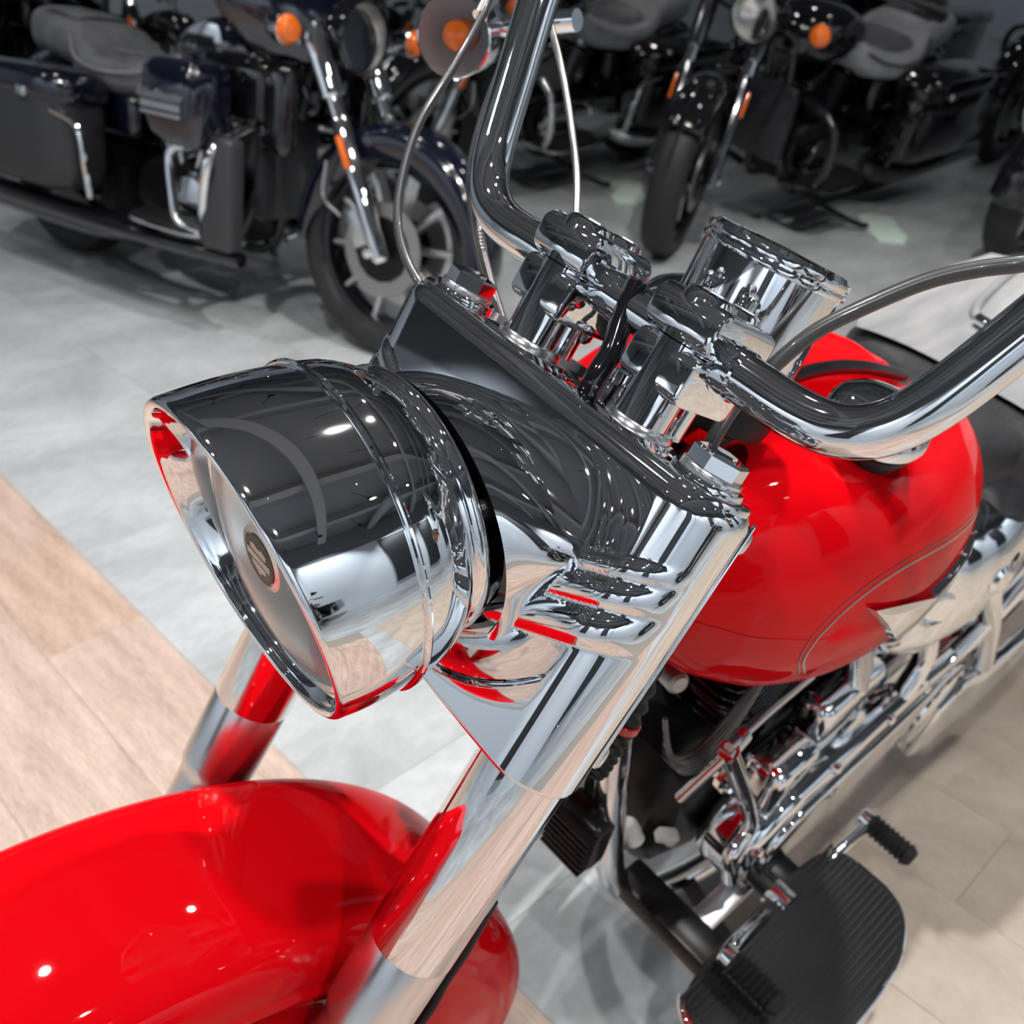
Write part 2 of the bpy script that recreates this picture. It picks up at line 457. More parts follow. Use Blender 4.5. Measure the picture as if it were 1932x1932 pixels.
# unseen dark boards added on the white walls for stripes in the reflections
for nm, c, sz in (('dark board added for reflections on the front wall, opposite the tank', (-2.6, R_['y1'] - 0.04, 1.45), (1.1, 0.05, 2.4)),
                  ('dark board added for reflections on the front wall, opposite the headlight', (1.2, R_['y1'] - 0.04, 1.45), (0.8, 0.05, 2.4)),
                  ('dark board added for reflections on the front wall, toward the far end', (-5.6, R_['y1'] - 0.04, 1.45), (1.4, 0.05, 2.4)),
                  ('dark board added for reflections on the side wall, ahead of the headlight', (R_['x1'] - 0.04, -0.6, 1.45), (0.05, 0.9, 2.4)),
                  ('dark board added for reflections on the side wall, near the corner', (R_['x1'] - 0.04, 3.1, 1.45), (0.05, 1.1, 2.4))):
    o = empty('added_dark_board', c); tag(o, nm, 'display board')
    part('board_panel', box((0, 0, 0), sz, 0.01, 1), M['charcoal'], o)
    e = Vector(sz)
    part('board_frame', box((0, 0, e.z / 2 + 0.02), (e.x + 0.02, e.y + 0.02, 0.04), 0.004, 1), M['alu'], o)
    part('board_frame', box((0, 0, -e.z / 2 - 0.02), (e.x + 0.02, e.y + 0.02, 0.04), 0.004, 1), M['alu'], o)
# ------------------------------------------------------------------ the red motorcycle (chassis frame: x forward, y left, z up; it leans on its stand)
LEAN = -0.185772
hero = empty('motorcycle', (0, 0, 0), (LEAN, 0, 0))
tag(hero, 'red and chrome cruiser motorcycle with a big chrome headlight, in the foreground', 'motorcycle')
FA = np.array([[0.122813, -0.470407, 0.873862], [0.990268, 0.0, -0.139173], [0.065468, 0.88245, 0.465829]])
FB = np.array([0.043693, -0.006959, 1.014662])
def FX(p):      # steering frame (v left, u up along the fork, w forward) -> chassis frame
    q = FA @ np.array((p[0], p[1], p[2])) + FB
    return Vector(q)
def HP(name, vf, m, parent=hero, sharp=35.0): return part(name, vf, m, parent, None, sharp)
def FP(name, vf, m, parent=hero, sharp=35.0): return part(name, vf, m, parent, FX, sharp)
CH = M['chrome']; CC = M['chrome_clean']

# ---- fork legs
for s in (1, -1):
    v = 0.118 * s
    leg = FP('fork_leg', lathe((v, 0, 0), (0, -1, 0), [(0.0285, 0.002), (0.0302, 0.006), (0.0302, 0.350), (0.0285, 0.353)], 64), CC)
    FP('fork_slider', lathe((v, 0, 0), (0, -1, 0), [(0.0262, 0.34), (0.0297, 0.352), (0.0297, 0.412), (0.0290, 0.419), (0.0268, 0.423), (0.0262, 0.43), (0.0262, 0.70), (0.029, 0.72), (0.031, 0.75), (0.030, 0.80), (0.022, 0.815)], 64), M['satin'], leg)
    # hexagonal cap bolt on its washer
    cap = FP('fork_cap', lathe((v, 0, 0), (0, 1, 0), [(0.0150, 0.007), (0.0172, 0.0085), (0.0172, 0.0165), (0.0150, 0.0180), (0.0085, 0.0180), (0.0080, 0.0195), (0.0, 0.0195)], 6, hint=(1, 0, 0.3)), CC, sharp=20)
    FP('washer', lathe((v, 0, 0), (0, 1, 0), [(0.0180, 0.0035), (0.0186, 0.0045), (0.0186, 0.0072), (0.0180, 0.008)], 40), M['satin'], cap)
    FP('cap_collar', lathe((v, 0, 0), (0, 1, 0), [(0.0215, -0.001), (0.0222, 0.0), (0.0222, 0.003), (0.0215, 0.0042)], 40), CC, cap)

# ---- nacelle: one pressed shell wrapping both fork tubes
def nacelle_outline():
    W0 = 0.034; pts = []
    for i in range(-100, 101):
        pts.append((0.118 * i / 100, W0, 0.0, 1.0))
    for i in range(1, 31):
        a = math.radians(90 - i * 4.6)
        pts.append((0.118 + W0 * math.cos(a), W0 * math.sin(a), math.cos(a), math.sin(a)))
    for i in range(1, 31):
        a = math.radians(90 + i * 4.6)
        pts.insert(0, (-0.118 + W0 * math.cos(a), W0 * math.sin(a), math.cos(a), math.sin(a)))
    return pts
NO = nacelle_outline()
VAL = [-0.132, -0.107, -0.087, -0.074]     # valley lines between the pressed flutes
AMP = [0.0050, 0.0042, 0.0028]
def nac_disp(v, u):
    av = abs(v)
    q = u - 0.44 * (av - 0.07)          # flutes climb outwards
    env = ss(0.020, 0.050, av) * (1 - ss(0.126, 0.153, av))
    for k in range(3):
        if VAL[k] < q < VAL[k + 1]:
            t = (q - VAL[k]) / (VAL[k + 1] - VAL[k])
            return env * AMP[k] * math.sin(PI * t) ** 0.75
    return 0.0
rows = []
lip = 0.013
for k in range(11):
    a = PI / 2 * k / 10
    rows.append((-lip * (1 - math.cos(PI / 2 - a)) if False else -(lip - lip * math.cos(a)), -lip * (1 - math.sin(a)), 0.0))
NB = -0.197
for k in range(1, 105):
    rows.append((-lip + (NB + lip) * k / 104, 0.0, 1.0))
rows.append((NB - 0.0012, -0.0009, 0.0)); rows.append((NB - 0.0012, -0.0022, 0.0)); rows.append((NB, -0.003, 0.0))
V = []; Fc = []
nn = len(NO)
for u, off, dw in rows:
    for (pv, pw, nv, nw) in NO:
        side = ss(0.125, 0.150, abs(pv)) if True else 0
        uu = u
        # lower edge sweeps up towards the back of the side wings
        if u < -0.10: uu = u + 0.016 * ss(0.0, -0.03, pw) * ss(-0.10, -0.197, u)
        d = off + (nac_disp(pv, u) if (dw and pw > 0.0) else 0.0) * (1.0 if pw > 0.02 else ss(0.0, 0.02, pw))
        V.append((pv + nv * d, uu, pw + nw * d))
for k in range(len(rows) - 1):
    for i in range(nn - 1):
        Fc.append((k * nn + i, k * nn + i + 1, (k + 1) * nn + i + 1, (k + 1) * nn + i))
nac = FP('headlight_nacelle', (V, Fc), CH, sharp=75)
so = nac.modifiers.new('solid', 'SOLIDIFY'); so.thickness = 0.0012; so.offset = -1
# bright folded strip down the back edge of each side with its two domed screws
for s in (1, -1):
    ang = math.radians(-28)
    c = Vector((s * (0.118 + 0.0345 * math.cos(ang)), 0, 0.0345 * math.sin(ang)))
    nrm = Vector((s * math.cos(ang), 0, math.sin(ang))); tan = Vector((s * math.sin(ang), 0, -math.cos(ang)))
    st = FP('side_trim', box(c + Vector((0, -0.092, 0)) + tan * 0.004, (0.0022, 0.172, 0.013), 0.0008, 2, axes=(nrm, (0, 1, 0), tan)), CC, nac)
    for u in (-0.020, -0.176):
        sw = FP('screw', lathe(c + tan * 0.012 + Vector((0, u, 0)) - nrm * 0.001, nrm, [(0.0078, 0), (0.0078, 0.0018), (0.0066, 0.0035), (0.0042, 0.0046), (0.0026, 0.0046), (0.0026, 0.0025), (0.0, 0.0025)], 28, caps=False), M['satin'], nac)
# ---- top clamp plate behind the nacelle's rolled edge
ol = []
for a in range(0, 181, 12): ol.append((0.118 + 0.030 * math.sin(math.radians(a)), 0.028 * math.cos(math.radians(a))))
ol += [(0.06, -0.060), (0.0, -0.078), (-0.06, -0.060)]
for a in range(180, 361, 12): ol.append((-0.118 + 0.030 * math.sin(math.radians(a)), 0.028 * math.cos(math.radians(a))))
FP('top_clamp', prism(ol, (0, -0.014, 0), (1, 0, 0), (0, 0, 1), (0, 1, 0), 0.0145, 0.002), CC)
FP('lower_clamp', prism([(a * 0.95, b * 0.9) for a, b in ol], (0, -0.190, 0), (1, 0, 0), (0, 0, 1), (0, 1, 0), 0.02, 0.003), M['black_gloss'])
FP('stem_nut', lathe((0, 0, -0.05), (0, 1, 0), [(0.018, 0.0), (0.018, 0.008), (0.012, 0.009), (0.012, 0.016), (0.0, 0.018)], 24), CC)
FP('steering_stem', cyl((0, -0.22, -0.05), (0, -0.012, -0.05), 0.027, 28), M['black_gloss'])

# ---- headlight
th = -0.553; yw = 0.0213
HA = Vector((math.sin(yw), math.sin(th) * math.cos(yw), math.cos(th) * math.cos(yw)))
HU = Vector((0, math.cos(th), -math.sin(th))); HU = (HU - HA * HU.dot(HA)).normalized()
HV = HU.cross(HA); HV = HV if HV.x > 0 else -HV
HC = Vector((0, -0.1258, 0.1164))
def hpt(s, r, ph): return HC + HA * s + (HU * math.cos(ph) + HV * math.sin(ph)) * r
NP = 128
def rim_s(ph): return 0.0580 + 0.0155 * math.cos(ph) - 0.0029 * math.sin(ph)
prof = []   # (fraction of rim_s, radius, extra)
rings = []
def ring(fn_s, fn_r): rings.append([hpt(fn_s(2 * PI * i / NP), fn_r(2 * PI * i / NP), 2 * PI * i / NP) for i in range(NP)])
for k in range(0, 21):
    t = k / 20
    ring(lambda p, t=t: 0.0005 + (rim_s(p) - 0.004) * t, lambda p, t=t: 0.0960 + 0.0018 * math.sin(t * PI) + 0.0030 * t * max(0.0, math.cos(p)))
for k in range(1, 9):      # rolled rim
    a = PI * k / 8
    ring(lambda p, a=a: rim_s(p) - 0.004 + 0.004 * math.sin(a), lambda p, a=a: 0.0960 + 0.0030 * max(0.0, math.cos(p)) - 0.0030 * (1 - math.cos(a)))
for k in range(1, 13):      # inner wall back to the lens
    t = k / 12
    ring(lambda p, t=t: (rim_s(p) - 0.004) * (1 - t) + 0.031 * t, lambda p, t=t: 0.0900 + 0.0030 * (1 - t) * max(0.0, math.cos(p)) - 0.0050 * t ** 0.7)
ring(lambda p: 0.029, lambda p: 0.0835)
shell = FP('headlight_shell', loft(rings, close_ends=False), CH, sharp=50)
FP('bead', tube([hpt(0.0, 0.0968, 2 * PI * i / 96) for i in range(97)], 0.0021, 10, smooth=False, caps=False), CC, shell)
# lens, bowl, bulb shield
FP('lens', lathe(HC, HA, [(0.0845, 0.0315), (0.078, 0.0365), (0.068, 0.0405), (0.054, 0.0445), (0.038, 0.0475), (0.018, 0.0495), (0.0, 0.050)], 72, caps=False), M['glass_thin'], shell)
FP('lens_ring', lathe(HC, HA, [(0.0852, 0.0295), (0.0852, 0.0335), (0.0838, 0.0350), (0.0815, 0.0335), (0.0815, 0.0295)], 72, caps=False), CC, shell)
FP('bowl', lathe(HC, HA, [(0.0845, 0.030), (0.079, 0.018), (0.066, 0.000), (0.045, -0.014), (0.02, -0.022), (0.0, -0.024)], 64, caps=False), M['reflector'], shell)
bs = FP('bulb_shield', lathe(HC, HA, [(0.0185, 0.028), (0.0205, 0.036), (0.0195, 0.0400), (0.0160, 0.0412), (0.0155, 0.0400), (0.0, 0.0400)], 48, caps=False), M['reflector'], shell)
# bucket
bucket = FP('headlight_bucket', lathe(HC, -HA, [(0.0952, 0.0), (0.0950, 0.010), (0.0935, 0.018), (0.0905, 0.026), (0.0862, 0.034), (0.0815, 0.0395), (0.0790, 0.0405), (0.0810, 0.0425), (0.0826, 0.0450), (0.0824, 0.0475), (0.0800, 0.0505), (0.0740, 0.0540), (0.066, 0.0560), (0.060, 0.0565)], 96, caps=False), CH, sharp=40)
NK = -HU * 0.0125
FP('headlight_neck', lathe(HC + NK, -HA, [(0.0735, 0.050), (0.0735, 0.0565), (0.0700, 0.0580), (0.0700, 0.068), (0.0730, 0.070), (0.0730, 0.085), (0.05, 0.088)], 64), M['black_gloss'])
FP('neck_tab', cyl(hpt(-0.052, 0.072, 0.95) + NK, hpt(-0.068, 0.074, 0.95) + NK, 0.006, 16, bev=0.001), M['black_satin'])
# bell of the nacelle that cups the headlight
rings = []
NB_ = 96
for k in range(-4, 19):
    row = []
    for i in range(NB_):
        ph = 2 * PI * i / NB_
        if k < 0:
            a = PI / 2 * (-k) / 4
            row.append(hpt(-0.0610 + 0.002 * math.cos(a) - 0.004 * math.sin(a), 0.0842 - 0.0035 * math.sin(a), ph) + NK)
        else:
            t = k / 18.0
            p0 = hpt(-0.0590, 0.0842, ph) + NK
            rv = 0.080 + 0.042 * ss(-0.10, 0.65, math.cos(ph))
            p1 = Vector((rv * math.sin(ph), -0.112 + 0.084 * math.cos(ph), 0.026))
            e = t ** 1.25
            q = p0.lerp(p1, t)
            out = Vector((math.sin(ph), math.cos(ph), 0))
            row.append(q + out * (0.004 * math.sin(PI * t) - 0.003 * t * (1 - t)))
    rings.append(row)
FP('nacelle_bell', loft(rings, close_ends=False), CH, nac, sharp=70)
# badge on the bulb shield: a dark disc with a bar across a shield
bo = HC + HA * 0.0412
bd = FP('badge', lathe(bo, HA, [(0.0150, -0.001), (0.0150, 0.0004), (0.0142, 0.0008), (0.0, 0.0008)], 40), M['badge_dark'], shell)
g = G()
sh = [(-0.0105, 0.0085), (-0.0055, 0.0105), (0, 0.0088), (0.0055, 0.0105), (0.0105, 0.0085), (0.0098, 0.0042), (-0.0098, 0.0042)]
sc_ = 0.82
sh = [(x * sc_, y * sc_) for x, y in sh]
g.add(prism(sh, bo + HA * 0.0008, HV, HU, HA, 0.0006))
sh2 = [(-0.0098, -0.0042), (0.0098, -0.0042), (0.0088, -0.0085), (0.004, -0.0100), (0.0, -0.0128), (-0.004, -0.0100), (-0.0088, -0.0085)]
sh2 = [(x * sc_, y * sc_) for x, y in sh2]
g.add(prism(sh2[::-1], bo + HA * 0.0008, HV, HU, HA, 0.0006))
g.add(prism([(-0.0124, -0.0023), (0.0124, -0.0023), (0.0124, 0.0023), (-0.0124, 0.0023)], bo + HA * 0.0008, HV, HU, HA, 0.0008))
g.build('badge_relief', M['badge_light'], shell, FX)

# ---- risers, clamps, handlebar
BW = -0.020; BU = 0.055
for s in (1, -1):
    v = 0.0535 * s
    ris = FP('riser', lathe((v, 0, -0.008), (0, 1, 0), [(0.0182, 0.001), (0.0172, 0.004), (0.0172, BU - 0.0004)], 48), CC)
    FP('riser_foot', lathe((v, 0, -0.010), (0, 1, 0), [(0.0225, 0.0), (0.0225, 0.002), (0.0210, 0.0045), (0.0170, 0.005)], 40), M['satin'], ris)
    FP('riser_rear', lathe((v, 0, -0.036), (0, 1, 0), [(0.0120, 0.001), (0.0120, 0.058), (0.010, 0.060)], 32), CC, ris)
    g = G()
    g.add(prism(rrect(0.060, 0.030, 0.007), (v - 0.0245, BU - 0.0165, BW - 0.002), (0, 0, 1), (0, 1, 0), (1, 0, 0), 0.049, 0.003))
    for dw in (0.020, -0.022):
        g.add(lathe((v - 0.006 * s, BU - 0.040, BW - 0.002 + dw), (0, 1, 0), [(0.0055, 0.0), (0.0078, 0.003), (0.0085, 0.010), (0.0085, 0.038)], 24))
    g.build('clamp_lower', CC, ris, FX)
    g = G()
    g.add(prism(rrect(0.064, 0.028, 0.010), (v - 0.026, BU + 0.0135, BW - 0.002), (0, 0, 1), (0, 1, 0), (1, 0, 0), 0.052, 0.004))
    for dw, rr in ((0.014, 0.0172), (-0.022, 0.0130)):
        g.add(lathe((v, BU + 0.0004, BW - 0.002 + dw), (0, 1, 0), [(rr, 0.0), (rr, 0.025), (rr - 0.0018, 0.0300), (rr - 0.0045, 0.0312), (rr - 0.0052, 0.0305), (rr - 0.0055, 0.0275), (0.0, 0.0275)], 36, caps=False))
    g.build('clamp_cap', CC, ris, FX)
    for dw in (0.014, -0.022):
        FP('clamp_bolt', lathe((v, BU + 0.022, BW - 0.002 + dw), (0, 1, 0), [(0.0085, 0.0), (0.0085, 0.0092), (0.0076, 0.0105), (0.0, 0.0105)], 6, hint=(1, 0, 0.3)), M['alu'], ris, 20)
half = [(0.0, 0.055), (0.09, 0.055), (0.118, 0.0545), (0.138, 0.0555), (0.154, 0.0590), (0.168, 0.0665), (0.179, 0.0785), (0.187, 0.0935), (0.194, 0.112), (0.203, 0.140), (0.222, 0.200), (0.236, 0.245), (0.252, 0.275), (0.285, 0.296), (0.34, 0.300)]
bw = [(0.0, -0.020), (0.13, -0.0205), (0.17, -0.0225), (0.20, -0.026), (0.222, -0.028), (0.24, -0.034), (0.27, -0.058), (0.34, -0.125)]
def wbar(v): return float(np.interp(abs(v), [a for a, b in bw], [b for a, b in bw]))
pth = [(-a, b, wbar(a)) for a, b in half[::-1]] + [(a, b, wbar(a)) for a, b in half[1:]]
bar = FP('handlebar', tube(pth, 0.0146, 40, 10), CC, sharp=60)
for s in (1, -1):
    FP('bar_collar', lathe((0.0775 * s, 0.055, -0.0203), (s, 0, 0), [(0.0146, 0.0), (0.0158, 0.0015), (0.0158, 0.0125), (0.0146, 0.014)], 40, caps=False), CC, bar)
    e = Vector((0.34 * s, 0.300, -0.125)); d = Vector((0.70 * s, 0.02, -0.70)).normalized()
    FP('grip', lathe(e, d, [(0.0148, -0.005), (0.0175, 0.0), (0.0168, 0.03), (0.0168, 0.10), (0.0185, 0.115), (0.015, 0.122)], 28), M['rubber'], bar)
    FP('lever', tube([e + d * 0.005 + Vector((0, -0.008, 0.028)), e + d * 0.05 + Vector((0, -0.010, 0.050)), e + d * 0.13 + Vector((0, -0.010, 0.052))], 0.0065, 12), CC, bar)
    FP('switch_housing', box(e - d * 0.022, (0.05, 0.036, 0.036), 0.008, 3, axes=(d, (0, 1, 0), d.cross(Vector((0, 1, 0))))), CC, bar)

# ---- instrument can behind the risers
io = Vector((0.0, 0.020, -0.1335)); ia = Vector((0.0, 0.99, 0.08)).normalized()
ins = FP('instrument', lathe(io, ia, [(0.030, -0.004), (0.044, 0.002), (0.0485, 0.012), (0.0500, 0.020), (0.0500, 0.100)], 96, caps=True), CC)
FP('bezel', lathe(io, ia, [(0.0500, 0.098), (0.0522, 0.0985), (0.0528, 0.1005), (0.0522, 0.1025), (0.0505, 0.103), (0.0505, 0.1045), (0.0520, 0.105), (0.0524, 0.107), (0.0518, 0.1095), (0.0490, 0.1100), (0.0470, 0.1125), (0.0455, 0.1125), (0.0450, 0.108), (0.0, 0.108)], 96, caps=False), CC, ins)
FP('dial_glass', lathe(io, ia, [(0.0452, 0.110), (0.030, 0.1125), (0.0, 0.1135)], 48, caps=False), M['glass'], ins)
FP('rubber_cup', lathe(io, ia, [(0.036, -0.014), (0.0525, -0.008), (0.0545, 0.002), (0.0545, 0.014), (0.0510, 0.016), (0.0505, 0.010)], 64, caps=True), M['rubber'], ins)

# ---- cables and hoses
def HT(name, pts, r, m, n=14, per=10): return HP(name, tube(pts, r, n, per), m)
HT('brake_cable', [(-0.135, -0.307, 1.1366), (-0.1143, -0.2932, 1.1227), (-0.0823, -0.2796, 1.0985), (-0.0417, -0.266, 1.0664), (-0.0124, -0.2462, 1.0401), (0.0097, -0.2224, 1.0174), (0.0218, -0.1953, 1.0013), (0.0268, -0.1648, 0.9893), (0.0167, -0.1514, 0.9729)], 0.0034, M['cable_gray'])
HT('cable_sleeve', [(-0.150, -0.316, 1.146), (-0.1195, -0.2994, 1.1243)], 0.0062, M['satin'])
g = G()
bp = catmull([(-0.1086, -0.2552, 1.1043), (-0.0777, -0.2361, 1.077), (-0.0579, -0.2212, 1.0553), (-0.0441, -0.2028, 1.0365), (-0.0283, -0.1733, 1.0153), (-0.0196, -0.1476, 0.9957), (-0.0123, -0.121, 0.9767)], 26)
braid = HP('throttle_cable', tube(bp, lambda t: 0.0036 + (0.0005 * abs(math.sin(t * 156 * PI / 2)) if t < 0.72 else 0.0), 12, smooth=False), M['braid'])
bp2 = [p + Vector((0.006, 0.004, -0.002)) for p in bp]
HP('throttle_cable', tube(bp2, 0.0030, 12, smooth=False), M['cable_gray'])
HT('idle_cable', [(-0.2115, -0.335, 1.1406), (-0.1954, -0.2782, 1.0927), (-0.1769, -0.2386, 1.0614), (-0.1565, -0.2018, 1.0304), (-0.1262, -0.1661, 1.0068), (-0.10, -0.13, 0.975)], 0.0029, M['braid'])
HT('clutch_cable', [(-0.1686, 0.1563, 1.1292), (-0.1538, 0.1471, 1.1224), (-0.1443, 0.1287, 1.1121), (-0.1286, 0.1082, 1.0976), (-0.1072, 0.0889, 1.0768), (-0.0865, 0.0723, 1.0548), (-0.068, 0.0626, 1.0295), (-0.0506, 0.056, 1.0029), (-0.0285, 0.0598, 0.9797), (-0.0237, 0.0598, 0.9398)], 0.0052, M['cable_gray'], 18)
HT('wiring_loom', [(0.000, -0.008, 1.070), (0.0126, -0.0031, 1.0515), (0.0241, 0.0034, 1.0361), (0.0367, 0.0059, 1.0225), (0.0445, 0.0062, 1.0052)], 0.0072, M['black_gloss'])
HT('brake_line', [(0.1369, 0.1044, 0.6541), (0.1551, 0.1053, 0.6055), (0.1713, 0.1053, 0.5752), (0.1941, 0.1076, 0.5369), (0.27, 0.10, 0.42)], 0.0042, M['rubber'])

# ---- front turn signals on the bar
for s in (-1, 1):
    if s < 0: c = Vector((-0.2000, -0.4150, 1.0660))
    else: c = Vector((-0.085, 0.415, 1.120))
    d = Vector((0.72, 0.30 * (1 if s < 0 else 1), 0.10)).normalized() if s < 0 else Vector((0.95, -0.2, 0.05)).normalized()
    ts = HP('turn_signal', lathe(c, d, [(0.012, -0.070), (0.024, -0.064), (0.032, -0.05), (0.0355, -0.025), (0.0362, -0.004), (0.0345, -0.002)], 48, caps=False), CC)
    HP('signal_lens', lathe(c, d, [(0.0352, -0.004), (0.0352, 0.004), (0.031, 0.012), (0.02, 0.018), (0.0, 0.020)], 40, caps=False), M['glass_thin'], ts)
    HP('signal_bulb', lathe(c, d, [(0.006, -0.036), (0.011, -0.031), (0.0145, -0.020), (0.0125, -0.008), (0.007, -0.003), (0.0, -0.0015)], 24, caps=False), M['amber'], ts)
    HP('signal_bowl', lathe(c, d, [(0.034, -0.006), (0.028, -0.026), (0.012, -0.040), (0.0, -0.042)], 32, caps=False), M['lamp_white'], ts)
    HP('signal_arm', tube([c - d * 0.05, c - d * 0.075 + Vector((0, -0.02 * s, 0.01)), c + Vector((-0.085, -0.07 * s, 0.03))], 0.010, 14), CC, ts)
# ---- front wheel and fender (steering frame: axle across v)
AX = Vector((0, -0.766, 0.0))
def wpt(v, r, a):   # a measured from forward-horizontal, turning up
    rk = math.radians(28.06)
    h = Vector((0, -math.sin(rk), math.cos(rk))); z = Vector((0, math.cos(rk), math.sin(rk)))
    return AX + Vector((v, 0, 0)) + (h * math.cos(a) + z * math.sin(a)) * r
tp = [(0.040, 0.222), (0.058, 0.238), (0.068, 0.262), (0.068, 0.285), (0.058, 0.308), (0.040, 0.324), (0.020, 0.331), (0, 0.333)]
tp = [(-a, b) for a, b in tp] + [(a, b) for a, b in tp[-2::-1]]
rings = [[wpt(v, r, 2 * PI * i / 96) for i in range(96)] for v, r in tp]
fw = FP('front_wheel', loft(rings, close_ends=False), M['tyre'])
FP('wheel_rim', loft([[wpt(v, r, 2 * PI * i / 72) for i in range(72)] for v, r in [(-0.048, 0.224), (-0.046, 0.212), (-0.03, 0.204), (0.0, 0.196), (0.03, 0.204), (0.046, 0.212), (0.048, 0.224)]], close_ends=False), CC, fw)
FP('wheel_hub', lathe(AX + Vector((-0.055, 0, 0)), (1, 0, 0), [(0.03, 0), (0.045, 0.012), (0.032, 0.03), (0.032, 0.08), (0.045, 0.098), (0.03, 0.11)], 32), CC, fw)
for i in range(20):
    a = 2 * PI * i / 20; sg = 1 if i % 2 else -1
    FP('spoke', cyl(wpt(0.035 * sg, 0.04, a), wpt(0.01 * sg, 0.204, a + 0.25 * (1 if (i // 2) % 2 else -1)), 0.0028, 8), CC, fw)
FP('brake_disc', lathe(AX + Vector((0.072, 0, 0)), (1, 0, 0), [(0.085, 0), (0.146, 0), (0.146, 0.005), (0.085, 0.005), (0.085, 0)], 64, caps=False), M['steel'], fw)
FP('axle', cyl(AX + Vector((-0.155, 0, 0)), AX + Vector((0.155, 0, 0)), 0.011, 20), M['satin'])
# deep valanced fender: crowned roof, shoulder bead, flat skirts
FR = 0.382
def fender_prof(a):
    k = ss(math.radians(150), math.radians(196), a)
    hw = 0.088 - 0.022 * k
    skirt = 0.105 * ss(math.radians(20), math.radians(70), a) * (1 - 0.75 * ss(math.radians(140), math.radians(185), a)) + 0.03
    P = []
    for i in range(0, 25):      # crown from centre to shoulder
        t = i / 24
        v = hw * (1 - (1 - t) ** 1.0) if False else hw * math.sin(t * PI / 2 * 0.98)
        r = FR - 0.040 * (1 - math.cos(t * PI / 2)) ** 1.7
        P.append((v, r))
    v0, r0 = P[-1]
    P.append((v0 + 0.0022, r0 - 0.003)); P.append((v0 + 0.0030, r0 - 0.007)); P.append((v0 + 0.0012, r0 - 0.011))
    for i in range(1, 9):
        t = i / 8
        P.append((v0 + 0.002 * t, r0 - 0.012 - skirt * t))
    P.append((v0 + 0.0035, r0 - 0.0135 - skirt)); P.append((v0 + 0.001, r0 - 0.0155 - skirt)); P.append((v0 - 0.003, r0 - 0.013 - skirt))
    return P
rings = []
NA = 84
a0, a1 = math.radians(8), math.radians(194)
for i in range(NA + 1):
    a = a0 + (a1 - a0) * i / NA
    P = fender_prof(a)
    full = [(-v, r) for v, r in P[::-1]] + P[1:]
    rings.append([wpt(v, r, a) for v, r in full])
fen = FP('front_fender', loft(rings, close_ends=False, closed=False), M['red'], sharp=60)
so = fen.modifiers.new('solid', 'SOLIDIFY'); so.thickness = 0.003; so.offset = -1
for s in (1, -1):
    FP('fender_bracket', tube([wpt(0.0955 * s, 0.255, math.radians(118)), wpt(0.099 * s, 0.20, math.radians(121)), wpt(0.100 * s, 0.13, math.radians(124))], 0.008, 10), M['black_satin'], fen)
    for aa in (112, 126):
        FP('fender_bolt', lathe(wpt(0.0925 * s, 0.272, math.radians(aa)), (s, 0, 0), [(0.008, 0), (0.008, 0.004), (0.005, 0.0062), (0, 0.0064)], 20, caps=False), CC, fen)

# ---- fuel tank: two lobes and the strip between them
TX = [0.010, 0.002, -0.018, -0.055, -0.11, -0.18, -0.26, -0.34, -0.41, -0.465, -0.495, -0.505]
TYO = [0.040, 0.066, 0.098, 0.128, 0.153, 0.172, 0.179, 0.172, 0.150, 0.116, 0.082, 0.055]
TZT = [0.880, 0.902, 0.919, 0.933, 0.941, 0.940, 0.930, 0.912, 0.888, 0.862, 0.845, 0.838]
TZB = [0.860, 0.832, 0.800, 0.762, 0.725, 0.696, 0.684, 0.690, 0.718, 0.762, 0.803, 0.828]
def tank_ring(x, s, n=56):
    yo = interp(TX, TYO, x); zt = interp(TX, TZT, x); zb = interp(TX, TZB, x); yi = 0.004
    cy, cz = (yo + yi) / 2, zb + (zt - zb) * 0.46
    out = []
    for i in range(n):
        t = 2 * PI * i / n
        ct, st = math.cos(t), math.sin(t)
        e = 2.5
        y = cy + (yo - yi) / 2 * math.copysign(abs(ct) ** (2 / (e if ct > 0 else 3.4)), ct)
        h = (zt - cz) if st > 0 else (cz - zb)
        z = cz + h * math.copysign(abs(st) ** (2 / (2.3 if st > 0 else 2.0)), st)
        # broad shoulder sloping down towards the outside
        z -= 0.018 * ss(0, 1, (y - cy) / max(1e-4, (yo - yi) / 2)) * (1 if st > 0 else 0)
        out.append((x, s * y, z))
    return out
xs = []
for i in range(len(TX) - 1):
    for k in range(5): xs.append(TX[i] + (TX[i + 1] - TX[i]) * k / 5)
xs.append(TX[-1])
